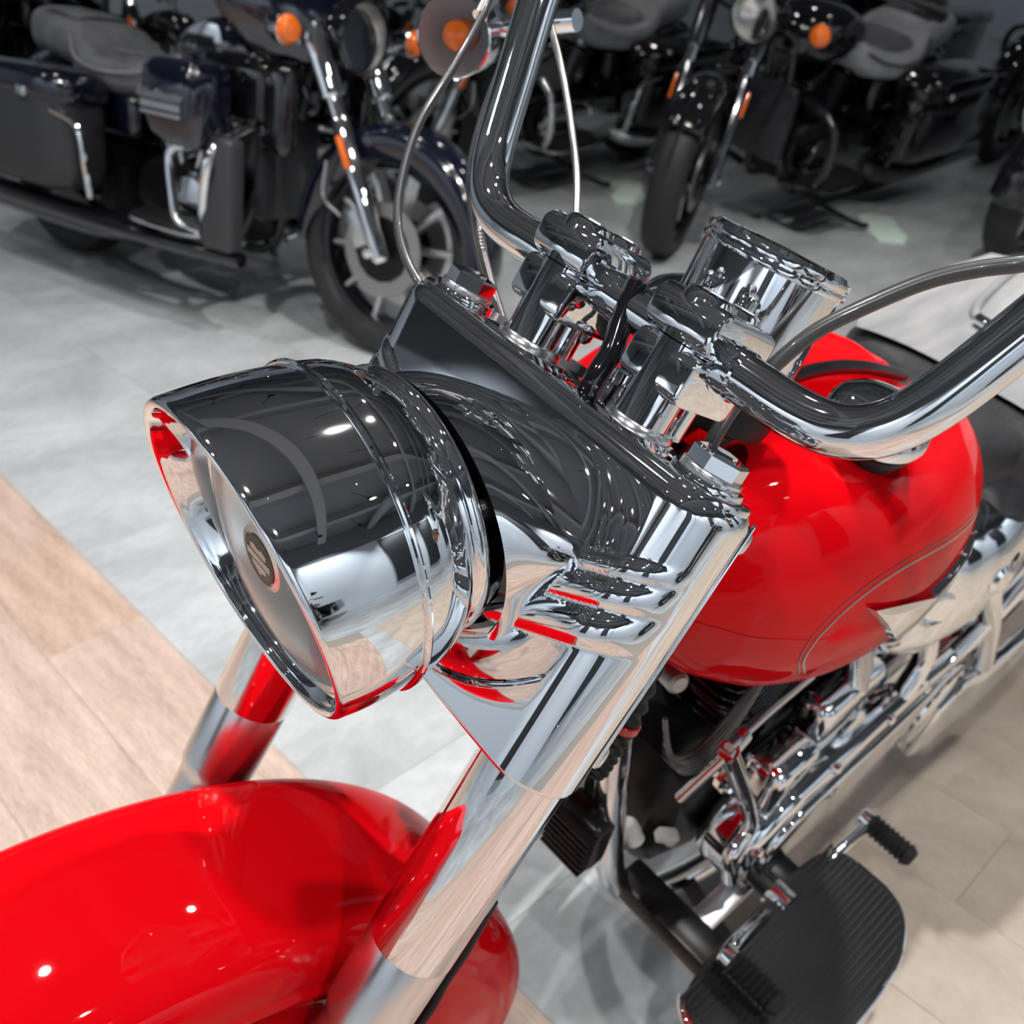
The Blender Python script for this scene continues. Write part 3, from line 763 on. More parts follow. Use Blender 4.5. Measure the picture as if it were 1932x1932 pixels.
# smooth the station curves
def sm(arr):
    a = np.interp(xs[::-1], TX[::-1], arr[::-1])
    for _ in range(14):
        b = a.copy(); b[1:-1] = (a[:-2] + 2 * a[1:-1] + a[2:]) / 4; a = b
    return list(a[::-1])
_yo, _zt, _zb = sm(TYO), sm(TZT), sm(TZB)
TX, TYO, TZT, TZB = xs, _yo, _zt, _zb
lobes = []
for s in (1, -1):
    lobes.append(HP('fuel_tank', loft([tank_ring(x, s) for x in xs]), M['red'], sharp=60))
tank = lobes[0]
HP('tank_strip', tube([(-0.03, 0, 0.914), (-0.10, 0, 0.930), (-0.18, 0, 0.932), (-0.28, 0, 0.920), (-0.37, 0, 0.894), (-0.45, 0, 0.862), (-0.49, 0, 0.845)], 0.0065, 14), M['black_satin'])
for s in (1, -1):
    cp = HP('filler_cap', lathe((-0.200, 0.092 * s, 0.940), (0.02, 0.10 * s, 1), [(0.034, 0.002), (0.0345, 0.008), (0.040, 0.011), (0.0412, 0.016), (0.0395, 0.023), (0.034, 0.029), (0.024, 0.0335), (0.012, 0.0355), (0.0, 0.036)], 56, caps=False), CC, lobes[0 if s > 0 else 1])
    HP('cap_gasket', lathe((-0.200, 0.092 * s, 0.940), (0.02, 0.10 * s, 1), [(0.030, -0.01), (0.036, 0.002), (0.036, 0.006), (0.030, 0.008)], 40), M['rubber'], lobes[0 if s > 0 else 1])

# wrap a line or plate on the tank's left side: (x, z) -> outer y
from mathutils.bvhtree import BVHTree
def bvh_of(o):
    return BVHTree.FromPolygons([v.co for v in o.data.vertices], [tuple(p.vertices) for p in o.data.polygons])
TB = bvh_of(lobes[0])
def on_tank(x, z):
    h = TB.ray_cast(Vector((x, 0.6, z)), Vector((0, -1, 0)))
    return h[0], h[1]
def tank_line(name, pts, wdt, lift, m, par):
    P = catmull([(x, 0, z) for x, z in pts], 12); L = []
    for i, p in enumerate(P):
        c, nr = on_tank(p.x, p.z)
        if c is None: continue
        d = (P[min(i + 1, len(P) - 1)] - P[max(i - 1, 0)]).normalized()
        side = nr.cross(Vector((d.x, 0, d.z))).normalized()
        c = c + nr * lift
        L.append((c - side * wdt, c + side * wdt))
    V = []; Fq = []
    for a, b in L: V += [a, b]
    for i in range(len(L) - 1): Fq.append((2 * i, 2 * i + 1, 2 * i + 3, 2 * i + 2))
    return HP(name, (V, Fq), m, par)
STR = [(-0.425, 0.812), (-0.37, 0.832), (-0.305, 0.846), (-0.244, 0.857), (-0.201, 0.861), (-0.167, 0.858), (-0.14, 0.848), (-0.123, 0.834), (-0.1136, 0.818), (-0.1167, 0.796), (-0.1363, 0.767)]
tank_line('pinstripe', STR, 0.0011, 0.0005, M['stripe_gray'], tank)
tank_line('pinstripe', [(x + 0.006 * ss(-0.25, -0.12, x), z + 0.006 * ss(0.75, 0.84, z)) for x, z in STR], 0.0006, 0.0005, M['stripe_dark'], tank)

# ---- winged chrome emblem
def plate_on_tank(name, outline, m, par, th=0.006, inset=0.0):
    n = len(outline); V = []; Fq = []
    cxx = sum(p[0] for p in outline) / n; czz = sum(p[1] for p in outline) / n
    for lvl in (0.0, th):
        k = 1.0 - (inset if lvl else 0.0)
        for x, z in outline:
            c, nr = on_tank(cxx + (x - cxx) * k, czz + (z - czz) * k); V.append(c + nr * lvl)
    c, nr = on_tank(cxx, czz); V.append(c + nr * (th * 1.25))
    for i in range(n):
        j = (i + 1) % n
        Fq.append((i, j, n + j, n + i)); Fq.append((n + i, n + j, 2 * n))
    return HP(name, (V, Fq), m, par, 25)
emb = plate_on_tank('emblem', [(-0.158, 0.841), (-0.175, 0.830), (-0.192, 0.823), (-0.226, 0.812), (-0.264, 0.806), (-0.30, 0.805), (-0.34, 0.808), (-0.40, 0.815), (-0.415, 0.808), (-0.37, 0.792), (-0.32, 0.775), (-0.27, 0.766), (-0.236, 0.766), (-0.215, 0.784), (-0.185, 0.815)], CC, tank, 0.006, 0.06)
for k in range(4):
    x = -0.265 - 0.034 * k; z = 0.806 + 0.0025 * k
    plate_on_tank('emblem_bar', [(x, z), (x - 0.014, z + 0.001), (x - 0.028, z + 0.002), (x - 0.028, z - 0.007), (x - 0.014, z - 0.008), (x, z - 0.009)], CC, tank, 0.004, 0.12)

# ---- frame, engine and the left side
BG = M['black_gloss']; BS = M['black_satin']
for s in (1, -1):
    HT('frame_downtube', [(-0.030, 0.035 * s, 0.86), (-0.075, 0.045 * s, 0.62), (-0.125, 0.05 * s, 0.43), (-0.18, 0.055 * s, 0.27), (-0.26, 0.075 * s, 0.185), (-0.45, 0.10 * s, 0.165), (-0.9, 0.11 * s, 0.17), (-1.15, 0.12 * s, 0.30)], 0.0165, CC if s > 0 else BG, 20)
HT('frame_backbone', [(-0.02, 0, 0.88), (-0.2, 0, 0.86), (-0.45, 0, 0.80), (-0.75, 0, 0.62)], 0.024, BG, 18)
case = HP('crankcase', loft([[(x, y, z) for y, z in superell(0.085 * k, 0.115 * k, 28, 3.0, 0.0, 0.33 + dz)] for x, k, dz in ((-0.22, 0.55, 0.0), (-0.24, 0.85, 0.0), (-0.30, 1.0, 0.0), (-0.45, 1.05, 0.0), (-0.60, 1.0, 0.0), (-0.72, 0.9, -0.01), (-0.78, 0.6, -0.02))]), BS)
for ang, xx in ((22.5, -0.40), (-22.5, -0.46)):
    a = math.radians(ang); ax_ = Vector((math.sin(a), 0, math.cos(a))); o0 = Vector((xx, 0, 0.40))
    cy = HP('cylinder', cyl(o0, o0 + ax_ * 0.22, 0.056, 28), BS)
    lat = Vector((math.cos(a), 0, -math.sin(a)))
    for k in range(11):
        c = o0 + ax_ * (0.030 + 0.0155 * k)
        HP('cooling_fin', prism(rrect(0.135 + 0.012 * math.sin(k), 0.150, 0.035, 5), c, lat, (0, 1, 0), ax_, 0.0035, 0.001, 1), BG, cy)
    rk = HP('rocker_box', box(o0 + ax_ * 0.232, (0.13, 0.135, 0.052), 0.014, 3, axes=(lat, (0, 1, 0), ax_)), BG, cy)
    for sy in (-1, 1):
        HP('head_bolt', lathe(o0 + ax_ * 0.258 + Vector((0, 0.05 * sy, 0)), ax_, [(0.007, 0), (0.007, 0.006), (0, 0.007)], 6), CC, cy)
# wire loom loops beside the front cylinder
for k in range(6):
    HT('spark_wire', [(-0.085 - 0.006 * k, 0.078, 0.672 - 0.016 * k), (-0.108 - 0.010 * k, 0.088, 0.610 - 0.014 * k), (-0.165 - 0.008 * k, 0.090, 0.588 - 0.012 * k), (-0.25, 0.086, 0.646 - 0.012 * k), (-0.32, 0.07, 0.708 - 0.012 * k)], 0.0023, M['cable_gray'], 8, 6)
# corrugated hose
hp_ = catmull([(-0.002, 0.0871, 0.832), (0.0144, 0.094, 0.7746), (0.0295, 0.0958, 0.7439), (0.040, 0.0951, 0.7218)], 30)
HP('corrugated_hose', tube(hp_, lambda t: 0.0100 + 0.0014 * math.sin(t * 44 * PI / 2), 18, smooth=False), M['rubber'])
HP('hose_clip', lathe((0.018, 0.0945, 0.767), (0.3, 0.05, -0.95), [(0.0118, 0), (0.0128, 0.001), (0.0128, 0.006), (0.0118, 0.007)], 24), M['red_dark'])
# finned regulator ahead of the downtubes
reg = HP('regulator', box((-0.095, 0.035, 0.435), (0.034, 0.060, 0.075), 0.010, 3), BS)
for k in range(7):
    HP('regulator_fin', box((-0.075, 0.035, 0.407 + 0.0093 * k), (0.016, 0.056, 0.004), 0.001, 1), BS, reg)
# white plug, canister and nuts
HP('connector_plug', prism([(-0.016, -0.009), (0.006, -0.009), (0.006, -0.016), (0.018, -0.016), (0.018, 0.008), (0.011, 0.012), (-0.016, 0.008)], (-0.235, 0.066, 0.335), (-0.55, 0.25, -0.35), (0.05, 0.2, 0.97), (0.6, 0.75, 0), 0.016, 0.003), M['white_plastic'])
HP('filter_canister', lathe((-0.170, 0.045, 0.385), (-0.25, 0.55, -0.75), [(0.010, 0), (0.0125, 0.004), (0.0125, 0.016), (0.011, 0.018), (0.011, 0.028), (0.006, 0.031)], 24), M['white_plastic'])
for p in ((-0.235, 0.085, 0.485), (-0.255, 0.09, 0.45), (-0.27, 0.092, 0.43)):
    HP('hex_nut', lathe(p, (0.2, 1, 0.1), [(0.011, 0), (0.011, 0.008), (0.006, 0.012), (0.0, 0.012)], 6), CC, sharp=20)
HP('ignition_cover', lathe((-0.125, 0.060, 0.672), (0.3, 0.9, 0.2), [(0.011, -0.03), (0.011, 0), (0.008, 0.003), (0.004, 0.003), (0, 0.003)], 24), M['steel'])

# primary cover: long chrome case
def capsule(x0, r0, x1, r1, z0, z1, n=20):
    P = []
    for i in range(n + 1):
        a = -PI / 2 + PI * i / n; P.append((x0 + r0 * math.cos(a), z0 + r0 * math.sin(a)))
    for i in range(n + 1):
        a = PI / 2 + PI * i / n; P.append((x1 + r1 * math.cos(a), z1 + r1 * math.sin(a)))
    return P
prim = HP('primary_cover', prism(capsule(-0.355, 0.085, -0.745, 0.105, 0.325, 0.300), (0, 0.085, 0), (1, 0, 0), (0, 0, 1), (0, 1, 0), 0.075, 0.016, 4), CC, sharp=50)
HP('primary_spine', prism(capsule(-0.36, 0.055, -0.735, 0.078, 0.325, 0.300), (0, 0.155, 0), (1, 0, 0), (0, 0, 1), (0, 1, 0), 0.013, 0.006, 3), CC, prim, 50)
HP('derby_cover', lathe((-0.735, 0.165, 0.300), (0, 1, 0), [(0.070, 0), (0.070, 0.006), (0.062, 0.010), (0.03, 0.013), (0.0, 0.0135)], 48), CC, prim)
for k, (x, z) in enumerate([(-0.285, 0.355), (-0.30, 0.270), (-0.42, 0.243), (-0.55, 0.228), (-0.42, 0.404), (-0.55, 0.398), (-0.66, 0.378), (-0.66, 0.222)]):
    HP('cover_bolt', lathe((x, 0.155, z), (0, 1, 0), [(0.0075, 0), (0.0075, 0.006), (0.004, 0.0085), (0, 0.0085)], 20), CC, prim)
# upper chrome castings and brackets behind the tank
HP('shift_cover', box((-0.47, 0.105, 0.452), (0.14, 0.05, 0.07), 0.016, 3), CC)
HP('shift_housing', box((-0.33, 0.118, 0.435), (0.085, 0.055, 0.075), 0.012, 3), CC)
HT('chrome_pipe', [(-0.33, 0.10, 0.66), (-0.40, 0.105, 0.60), (-0.46, 0.11, 0.52), (-0.50, 0.115, 0.43)], 0.017, CC, 18)
HT('chrome_pipe', [(-0.52, 0.115, 0.62), (-0.58, 0.125, 0.54), (-0.62, 0.14, 0.46), (-0.60, 0.145, 0.40)], 0.014, CC, 18)
br = HP('side_bracket', prism([(0, 0), (0.06, 0.02), (0.10, 0.14), (0.075, 0.21), (0.05, 0.21), (0.055, 0.14), (0.02, 0.06), (-0.03, 0.04)], (-0.66, 0.14, 0.385), (-0.85, 0.1, 0.1), (0.05, 0.1, 1), (0.1, 1, -0.1), 0.022, 0.006, 3), CC)
HP('bracket_arm', tube([(-0.64, 0.15, 0.60), (-0.67, 0.16, 0.55), (-0.73, 0.17, 0.47), (-0.80, 0.18, 0.36)], 0.015, 14), CC, br)
HP('bracket_end', lathe((-0.64, 0.14, 0.60), (0.2, 1, 0.2), [(0.018, -0.01), (0.02, 0.0), (0.02, 0.025), (0.014, 0.03), (0, 0.031)], 24), CC, br)
gd = HP('belt_guard', prism([(0, -0.05), (0.20, -0.08), (0.34, -0.02), (0.34, 0.07), (0.20, 0.055), (0.05, 0.09), (0, 0.06)], (-0.70, 0.165, 0.27), (-1, 0.05, 0), (0, 0, 1), (0, 1, 0), 0.02, 0.008, 3), CC)
# oil tank under the seat, chromed
oil = HP('oil_tank', loft([[(x, y, z) for y, z in superell(hw, 0.115, 36, 3.2, 0.0, 0.575)] for x, hw in ((-0.515, 0.07), (-0.53, 0.125), (-0.56, 0.152), (-0.64, 0.165), (-0.74, 0.160), (-0.80, 0.13), (-0.82, 0.08))]), CC, sharp=50)
HP('oil_port', lathe((-0.545, 0.138, 0.585), (0.45, 0.9, 0), [(0.026, -0.004), (0.027, 0.002), (0.022, 0.004), (0.020, -0.012), (0.0, -0.012)], 28, caps=False), M['satin'], oil)

# seat: black vinyl, overhead light on its top painted as a pale panel
def seat_ring(x, hw, zb, zt, n=40, e=3.0):
    return [(x, y, z) for y, z in superell(hw, (zt - zb) / 2, n, e, 0.0, (zt + zb) / 2)]
sst = [(-0.440, 0.05, 0.775, 0.815), (-0.46, 0.062, 0.735, 0.825), (-0.54, 0.075, 0.675, 0.795), (-0.64, 0.085, 0.64, 0.765), (-0.71, 0.098, 0.63, 0.750), (-0.728, 0.150, 0.628, 0.748), (-0.745, 0.182, 0.626, 0.746), (-0.80, 0.198, 0.63, 0.742), (-0.92, 0.200, 0.635, 0.748), (-1.02, 0.188, 0.65, 0.775), (-1.10, 0.15, 0.68, 0.80), (-1.14, 0.09, 0.71, 0.79)]
seat = HP('seat', loft([seat_ring(*a) for a in sst]), M['vinyl'], sharp=60)
tops = []
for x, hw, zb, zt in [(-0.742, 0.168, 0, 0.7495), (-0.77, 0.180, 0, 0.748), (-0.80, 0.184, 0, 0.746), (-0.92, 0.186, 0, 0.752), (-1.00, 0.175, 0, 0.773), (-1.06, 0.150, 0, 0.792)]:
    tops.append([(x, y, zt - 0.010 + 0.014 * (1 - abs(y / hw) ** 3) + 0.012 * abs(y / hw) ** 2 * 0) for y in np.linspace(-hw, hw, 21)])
HP('seat_top_sheen', loft(tops, close_ends=False, closed=False), M['vinyl_gray_and_sheen'], seat, 70)
HP('seat_piping', tube([(-0.80, 0.02, 0.757), (-0.87, -0.03, 0.757), (-0.905, -0.085, 0.757), (-0.98, -0.10, 0.770), (-1.10, -0.10, 0.800)], 0.0065, 12), M['vinyl_gray_and_sheen'], seat)
HP('strap_stud', cyl((-0.885, -0.075, 0.762), (-0.865, -0.005, 0.764), 0.0085, 14, bev=0.002), CC, seat)
# rear fender and wheel
rf = []
for i in range(40):
    a = math.radians(20 + 150 * i / 39); cx_, cz_ = -1.225, 0.325
    row = []
    for k in range(25):
        t = -1 + 2 * k / 24; v = 0.115 * math.copysign(1 - (1 - abs(t)) ** 1.0, t) if False else 0.115 * math.sin(t * PI / 2)
        r = 0.405 - 0.10 * (1 - math.cos(t * PI / 2))
        row.append((cx_ + r * math.cos(a), v, cz_ + r * math.sin(a)))
    rf.append(row)
rfo = HP('rear_fender', loft(rf, close_ends=False, closed=False), M['red'], sharp=60)
rfo.modifiers.new('solid', 'SOLIDIFY').thickness = 0.003
tpr = [(0.06, 0.222), (0.085, 0.245), (0.088, 0.28), (0.07, 0.312), (0.03, 0.328), (0.0, 0.330)]
tpr = [(-a, b) for a, b in tpr] + [(a, b) for a, b in tpr[-2::-1]]
rw = HP('rear_wheel', loft([[(-1.225 + r * math.cos(2 * PI * i / 64), v, 0.330 + r * math.sin(2 * PI * i / 64)) for i in range(64)] for v, r in tpr], close_ends=False), M['tyre'])
HP('wheel_disc', lathe((-1.225, -0.05, 0.330), (0, 1, 0), [(0.02, 0), (0.20, 0.0), (0.224, 0.01), (0.224, 0.09), (0.20, 0.10), (0.02, 0.10)], 48), CC, rw)
for s in (1, -1):
    HT('fender_strut', [(-0.86, 0.128 * s, 0.66), (-1.05, 0.132 * s, 0.63), (-1.30, 0.128 * s, 0.57)], 0.013, CC, 14)
for z, l in ((0.26, 0.0), (0.36, 0.04)):
    HT('exhaust_pipe', [(-0.24, -0.06, 0.58 if l else 0.60), (-0.22, -0.13, 0.50), (-0.30, -0.17, 0.36), (-0.48, -0.18, z), (-0.8, -0.19, z - 0.02), (-1.35 - l, -0.20, z - 0.02)], 0.032, CC, 20)
# side stand
HT('side_stand', [(-0.30, 0.10, 0.19), (-0.31, 0.17, 0.145), (-0.33, 0.27, 0.082), (-0.35, 0.335, 0.0715)], 0.011, BS, 14)

# shift linkage
HT('shift_rod', [(-0.1399, 0.10, 0.5286), (-0.1467, 0.12, 0.6148)], 0.0055, M['satin'])
HT('shift_rod', [(-0.1435, 0.12, 0.6295), (-0.24, 0.11, 0.603), (-0.3458, 0.10, 0.5687)], 0.0048, M['satin'])
HT('rod_end', [(-0.142, 0.121, 0.618), (-0.175, 0.117, 0.621)], 0.0085, M['satin'])
HT('shift_arm', [(-0.1468, 0.12, 0.6228), (-0.2085, 0.13, 0.5166), (-0.2774, 0.135, 0.3989), (-0.2537, 0.14, 0.3638), (-0.262, 0.15, 0.315)], 0.010, CC, 16)
HT('shift_shaft', [(-0.30, 0.10, 0.30), (-0.312, 0.205, 0.285)], 0.013, BS, 18)
sh_ = HP('heel_toe_shifter', tube([(-0.175, 0.205, 0.325), (-0.215, 0.202, 0.318), (-0.285, 0.201, 0.285), (-0.320, 0.203, 0.275), (-0.36, 0.206, 0.272), (-0.40, 0.208, 0.285), (-0.487, 0.213, 0.300)], 0.0075, 14), CC)
HP('shifter_hub', lathe((-0.312, 0.185, 0.283), (0, 1, 0), [(0.018, 0), (0.018, 0.026), (0.012, 0.030), (0, 0.031)], 24), CC, sh_)
for x, z in ((-0.180, 0.325), (-0.482, 0.300)):
    pg = HP('shifter_peg', lathe((x, 0.212, z), (0.02, 1, 0.0), [(0.010, -0.006), (0.0105, 0.0)] + [(0.0135 + 0.0016 * (1 if k % 2 else -1), 0.002 + 0.0036 * k) for k in range(16)] + [(0.0125, 0.062), (0.009, 0.066), (0, 0.066)], 22, caps=False), M['rubber'], sh_, 60)
    HP('peg_boss', lathe((x, 0.200, z), (0, 1, 0), [(0.011, 0), (0.0125, 0.002), (0.0125, 0.013), (0.010, 0.015)], 20), CC, sh_)

# footboard: D-shaped tread with ribs and chrome edge
BCX, BCY, BA_, BB_ = -0.270, 0.264, 0.158, 0.074
out = []
for i in range(64):
    t = 2 * PI * i / 64; ct, st = math.cos(t), math.sin(t)
    e = 2.6 if st > 0 else 5.0
    out.append((BCX + BA_ * math.copysign(abs(ct) ** (2 / e), ct), BCY + BB_ * math.copysign(abs(st) ** (2 / e), st)))
def board_y(x):
    t = abs(x - BCX) / BA_
    return BCY + BB_ * max(0.0, 1 - t ** 2.6) ** (1 / 2.6) if t < 1 else 0
ZF = 0.278
fb = HP('footboard', prism(out, (0, 0, ZF), (1, 0, 0), (0, 1, 0), (0, 0, 1), 0.014, 0.003), M['rubber'])
HP('footboard_edge', tube([(x, y, ZF + 0.004) for x, y in out[-8:] + out[:34]], 0.0068, 12, smooth=False), CC, fb)
HP('footboard_pan', prism([(BCX + (x - BCX) * 0.97, BCY + (y - BCY) * 0.94) for x, y in out], (0, 0, ZF - 0.012), (1, 0, 0), (0, 1, 0), (0, 0, 1), 0.013, 0.002), CC, fb)
for k in range(19):
    y = 0.200 + 0.0073 * k
    xx = [x for x in np.linspace(-0.42, -0.12, 120) if board_y(x) > y + 0.005]
    if len(xx) > 3:
        L = max(xx) - min(xx)
        HP('tread_rib', box(((max(xx) + min(xx)) / 2, y, ZF + 0.0152), (L, 0.0038, 0.003), 0.0008, 1), M['rubber'], fb)
HP('board_bracket', box((-0.20, 0.13, 0.262), (0.045, 0.15, 0.032), 0.006), BS)
HP('board_bracket', box((-0.36, 0.14, 0.255), (0.04, 0.12, 0.03), 0.006), BS)
HP('bracket_plate', box((-0.275, 0.155, 0.268), (0.13, 0.030, 0.012), 0.004, 2), M['alu'])
# ------------------------------------------------------------------ the other motorcycles on the floor
def tourer(label, loc, heading, lean, paint, trim, seat_m, fairing=True, shields=False, cast=True, bags=True, fork_m=None, plain=None, steer=0.0, signal_chrome=True, fa0=-5):
    """local frame: x forward with the front tyre on the origin, y left, z up"""
    fork_m = fork_m or CC
    root = empty('motorcycle', loc, (0, 0, 0))
    root.rotation_euler = (lean, 0, heading)
    root.scale = (0.93, 0.93, 0.93)
    tag(root, label, 'motorcycle')
    def T(name, vf, m, parent=root, sharp=35.0): return part(name, vf, m, parent, None, sharp)
    RT = 0.335
    ax = Vector((0, 0, RT))
    cs, sn = math.cos(steer), math.sin(steer)
    hd = Vector((cs, sn, 0)); lt = Vector((-sn, cs, 0)); up = Vector((0, 0, 1))
    def fw_(v, r, a): return ax + lt * v + (hd * math.cos(a) + up * math.sin(a)) * r
    tyre = [(0.035, 0.243), (0.055, 0.255), (0.065, 0.280), (0.060, 0.308), (0.042, 0.326), (0.0, 0.335)]
    tyre = [(-a, b) for a, b in tyre] + [(a, b) for a, b in tyre[-2::-1]]
    wheel = T('front_wheel', loft([[fw_(v, r, 2 * PI * i / 64) for i in range(64)] for v, r in tyre], close_ends=False), M['tyre'])
    T('wheel_rim', loft([[fw_(v, r, 2 * PI * i / 64) for i in range(64)] for v, r in [(-0.043, 0.246), (-0.041, 0.232), (-0.02, 0.222), (0.02, 0.222), (0.041, 0.232), (0.043, 0.246)]], close_ends=False), M['black_gloss'], wheel)
    T('wheel_hub', lathe(ax - lt * 0.05, lt, [(0.02, 0), (0.042, 0.01), (0.036, 0.03), (0.036, 0.07), (0.042, 0.09), (0.02, 0.10)], 28), M['black_satin'], wheel)
    if cast:
        for i in range(10):
            a = 2 * PI * i / 10 + 0.1
            p0 = fw_(0, 0.035, a); p1 = fw_(0, 0.228, a); rd = (p1 - p0).normalized()
            T('spoke', box((p0 + p1) / 2, ((p1 - p0).length, 0.050, 0.017), 0.004, 1, axes=(rd, lt, rd.cross(lt))), M['alu'], wheel)
    for s in (1, -1):
        T('brake_disc', lathe(ax + lt * (0.070 * s - 0.0025), lt, [(0.080, 0), (0.140, 0), (0.140, 0.005), (0.080, 0.005), (0.080, 0)], 48, caps=False), M['steel'], wheel)
        T('disc_carrier', lathe(ax + lt * (0.073 * s - 0.003), lt, [(0.03, 0), (0.098, 0), (0.098, 0.006), (0.03, 0.006), (0.03, 0)], 14, caps=False), M['black_satin'], wheel)
    # fork
    rk = math.radians(27)
    fu = (up * math.cos(rk) - hd * math.sin(rk)).normalized(); ff = (hd * math.cos(rk) + up * math.sin(rk)).normalized()
    for s in (1, -1):
        b = ax + lt * (0.115 * s) + ff * 0.02
        leg = T('fork_leg', lathe(b - fu * 0.04, fu, [(0.018, 0), (0.028, 0.012), (0.030, 0.06), (0.027, 0.10), (0.0265, 0.42), (0.024, 0.425)], 28), fork_m)
        T('fork_tube', cyl(b + fu * 0.36, b + fu * 0.50, 0.021, 20), CC, leg)
        T('fork_sleeve', lathe(b, fu, [(0.030, 0.44), (0.034, 0.445), (0.036, 0.60), (0.034, 0.64)], 28), fork_m if plain else CC, leg)
        T('reflector', box(b + fu * 0.285 + lt * (0.029 * s), (0.011, 0.020, 0.095), 0.004, 2, axes=(lt, ff, fu)), M['amber'], leg)
        T('brake_caliper', box(b - ff * 0.075 + fu * 0.085 - lt * (0.040 * s), (0.055, 0.05, 0.12), 0.012, 2, axes=(ff, lt, fu)), M['alu'] if not plain else M['black_satin'], leg)
        T('brake_hose', tube([b - ff * 0.10 + fu * 0.13, b - ff * 0.14 + fu * 0.20, b - ff * 0.09 + fu * 0.29], 0.006, 8), M['satin'] if not plain else M['rubber'], leg)
        T('axle_nut', lathe(b - ff * 0.02 + lt * (0.02 * s), lt * s, [(0.018, 0), (0.018, 0.012), (0.008, 0.018), (0, 0.018)], 16), CC, leg)
    # fender
    rg = []
    for i in range(45):
        a = math.radians(fa0 + (185 - fa0) * i / 44); row = []
        sk = 0.05 * ss(math.radians(0), math.radians(60), a) * (1 - ss(math.radians(150), math.radians(185), a))
        for k in range(-12, 13):
            t = k / 12
            row.append((0.078 * math.sin(t * PI / 2), 0.362 - 0.048 * (1 - math.cos(t * PI / 2))))
        row = [(-0.080, row[0][1] - 0.02 - sk)] + row + [(0.080, row[-1][1] - 0.02 - sk)]
        rg.append([fw_(v, r, a) for v, r in row])
    fe = T('front_fender', loft(rg, close_ends=False, closed=False), paint, sharp=60)
    fe.modifiers.new('solid', 'SOLIDIFY').thickness = 0.003
    T('fender_trim', tube([fw_(0.0, 0.366, math.radians(a)) for a in range(20, 80, 6)], 0.006, 8, 4), CC if not plain else M['black_gloss'], fe)
    hx = Vector((-0.40, 0, 0.86))      # steering head area
    # headlight
    hlc = Vector((-0.20, 0, 0.90))
    hl = T('headlight', lathe(hlc, (1, 0, -0.05), [(0.03, -0.16), (0.07, -0.14), (0.098, -0.09), (0.108, -0.02), (0.108, 0.02), (0.100, 0.026), (0.096, 0.016)], 48, caps=False), trim)
    T('headlight_lens', lathe(hlc, (1, 0, -0.05), [(0.098, 0.016), (0.08, 0.030), (0.05, 0.040), (0.0, 0.045)], 36, caps=False), M['glass_thin'], hl)
    T('headlight_bowl', lathe(hlc, (1, 0, -0.05), [(0.097, 0.014), (0.085, -0.02), (0.05, -0.05), (0.0, -0.06)], 36, caps=False), M['reflector'], hl)
    for s in (1, -1):
        T('headlight_bracket', tube([hlc + Vector((-0.06, 0.10 * s, -0.03)), hlc + Vector((-0.12, 0.13 * s, -0.08)), Vector((-0.28, 0.115 * s, 0.72))], 0.012, 10), trim, hl)
    # bars
    bp = [(-0.62, -0.42, 1.00), (-0.56, -0.36, 1.02), (-0.44, -0.22, 1.03), (-0.40, -0.10, 0.98), (-0.395, 0, 0.975), (-0.40, 0.10, 0.98), (-0.44, 0.22, 1.03), (-0.56, 0.36, 1.02), (-0.62, 0.42, 1.00)]
    hb = T('handlebar', tube(bp, 0.0145, 16, 8), CC if not plain else M['black_gloss'])
    for s in (1, -1):
        T('grip', cyl((-0.60, 0.40 * s, 1.006), (-0.70, 0.47 * s, 0.985), 0.018, 16, bev=0.003), M['rubber'], hb)
        T('mirror_stem', tube([(-0.55, 0.35 * s, 1.03), (-0.53, 0.40 * s, 1.12), (-0.53, 0.46 * s, 1.17)], 0.006, 8), trim, hb)
        T('mirror', lathe((-0.53, 0.47 * s, 1.18), (1, 0, 0.1), [(0.0, 0.02), (0.04, 0.015), (0.058, 0.002), (0.055, -0.006), (0.0, -0.006)], 28, caps=False), trim, hb)
        sg = T('turn_signal', lathe((-0.22, 0.27 * s, 0.90), (1, 0.1 * s, 0), [(0.008, -0.075), (0.026, -0.065), (0.038, -0.03), (0.041, 0.0), (0.039, 0.003)], 28, caps=False), CC if signal_chrome else trim)
        T('signal_lens', lathe((-0.22, 0.27 * s, 0.90), (1, 0.1 * s, 0), [(0.040, 0.0), (0.038, 0.012), (0.028, 0.024), (0.0, 0.030)], 28, caps=False), M['amber'], sg)
        T('signal_arm', tube([(-0.25, 0.26 * s, 0.89), (-0.27, 0.18 * s, 0.87), (-0.29, 0.10 * s, 0.86)], 0.009, 10), CC if signal_chrome else trim, sg)
    if fairing:
        fr = []
        for i in range(25):
            z = 0.80 + 0.42 * i / 24; row = []
            wd = 0.36 * math.sin(PI * min(1, (i + 5) / 30)) ** 0.6
            for k in range(-14, 15):
                t = k / 14
                row.append((-0.20 - 0.20 * abs(t) ** 2.2 - 0.10 * (i / 24) ** 1.5, wd * t, z + 0.02 * abs(t)))
            fr.append(row)
        fo = T('fairing', loft(fr, close_ends=False, closed=False), paint, sharp=70)
        fo.modifiers.new('solid', 'SOLIDIFY').thickness = 0.006
        wr = [[(-0.30 - 0.16 * j / 8 - 0.10 * abs(k / 10) ** 2, (0.26 - 0.10 * (j / 8) ** 2) * k / 10, 1.20 + 0.26 * j / 8) for k in range(-10, 11)] for j in range(9)]
        T('windscreen', loft(wr, close_ends=False, closed=False), M['glass_thin'], fo, 80)
    # tank
    st = []
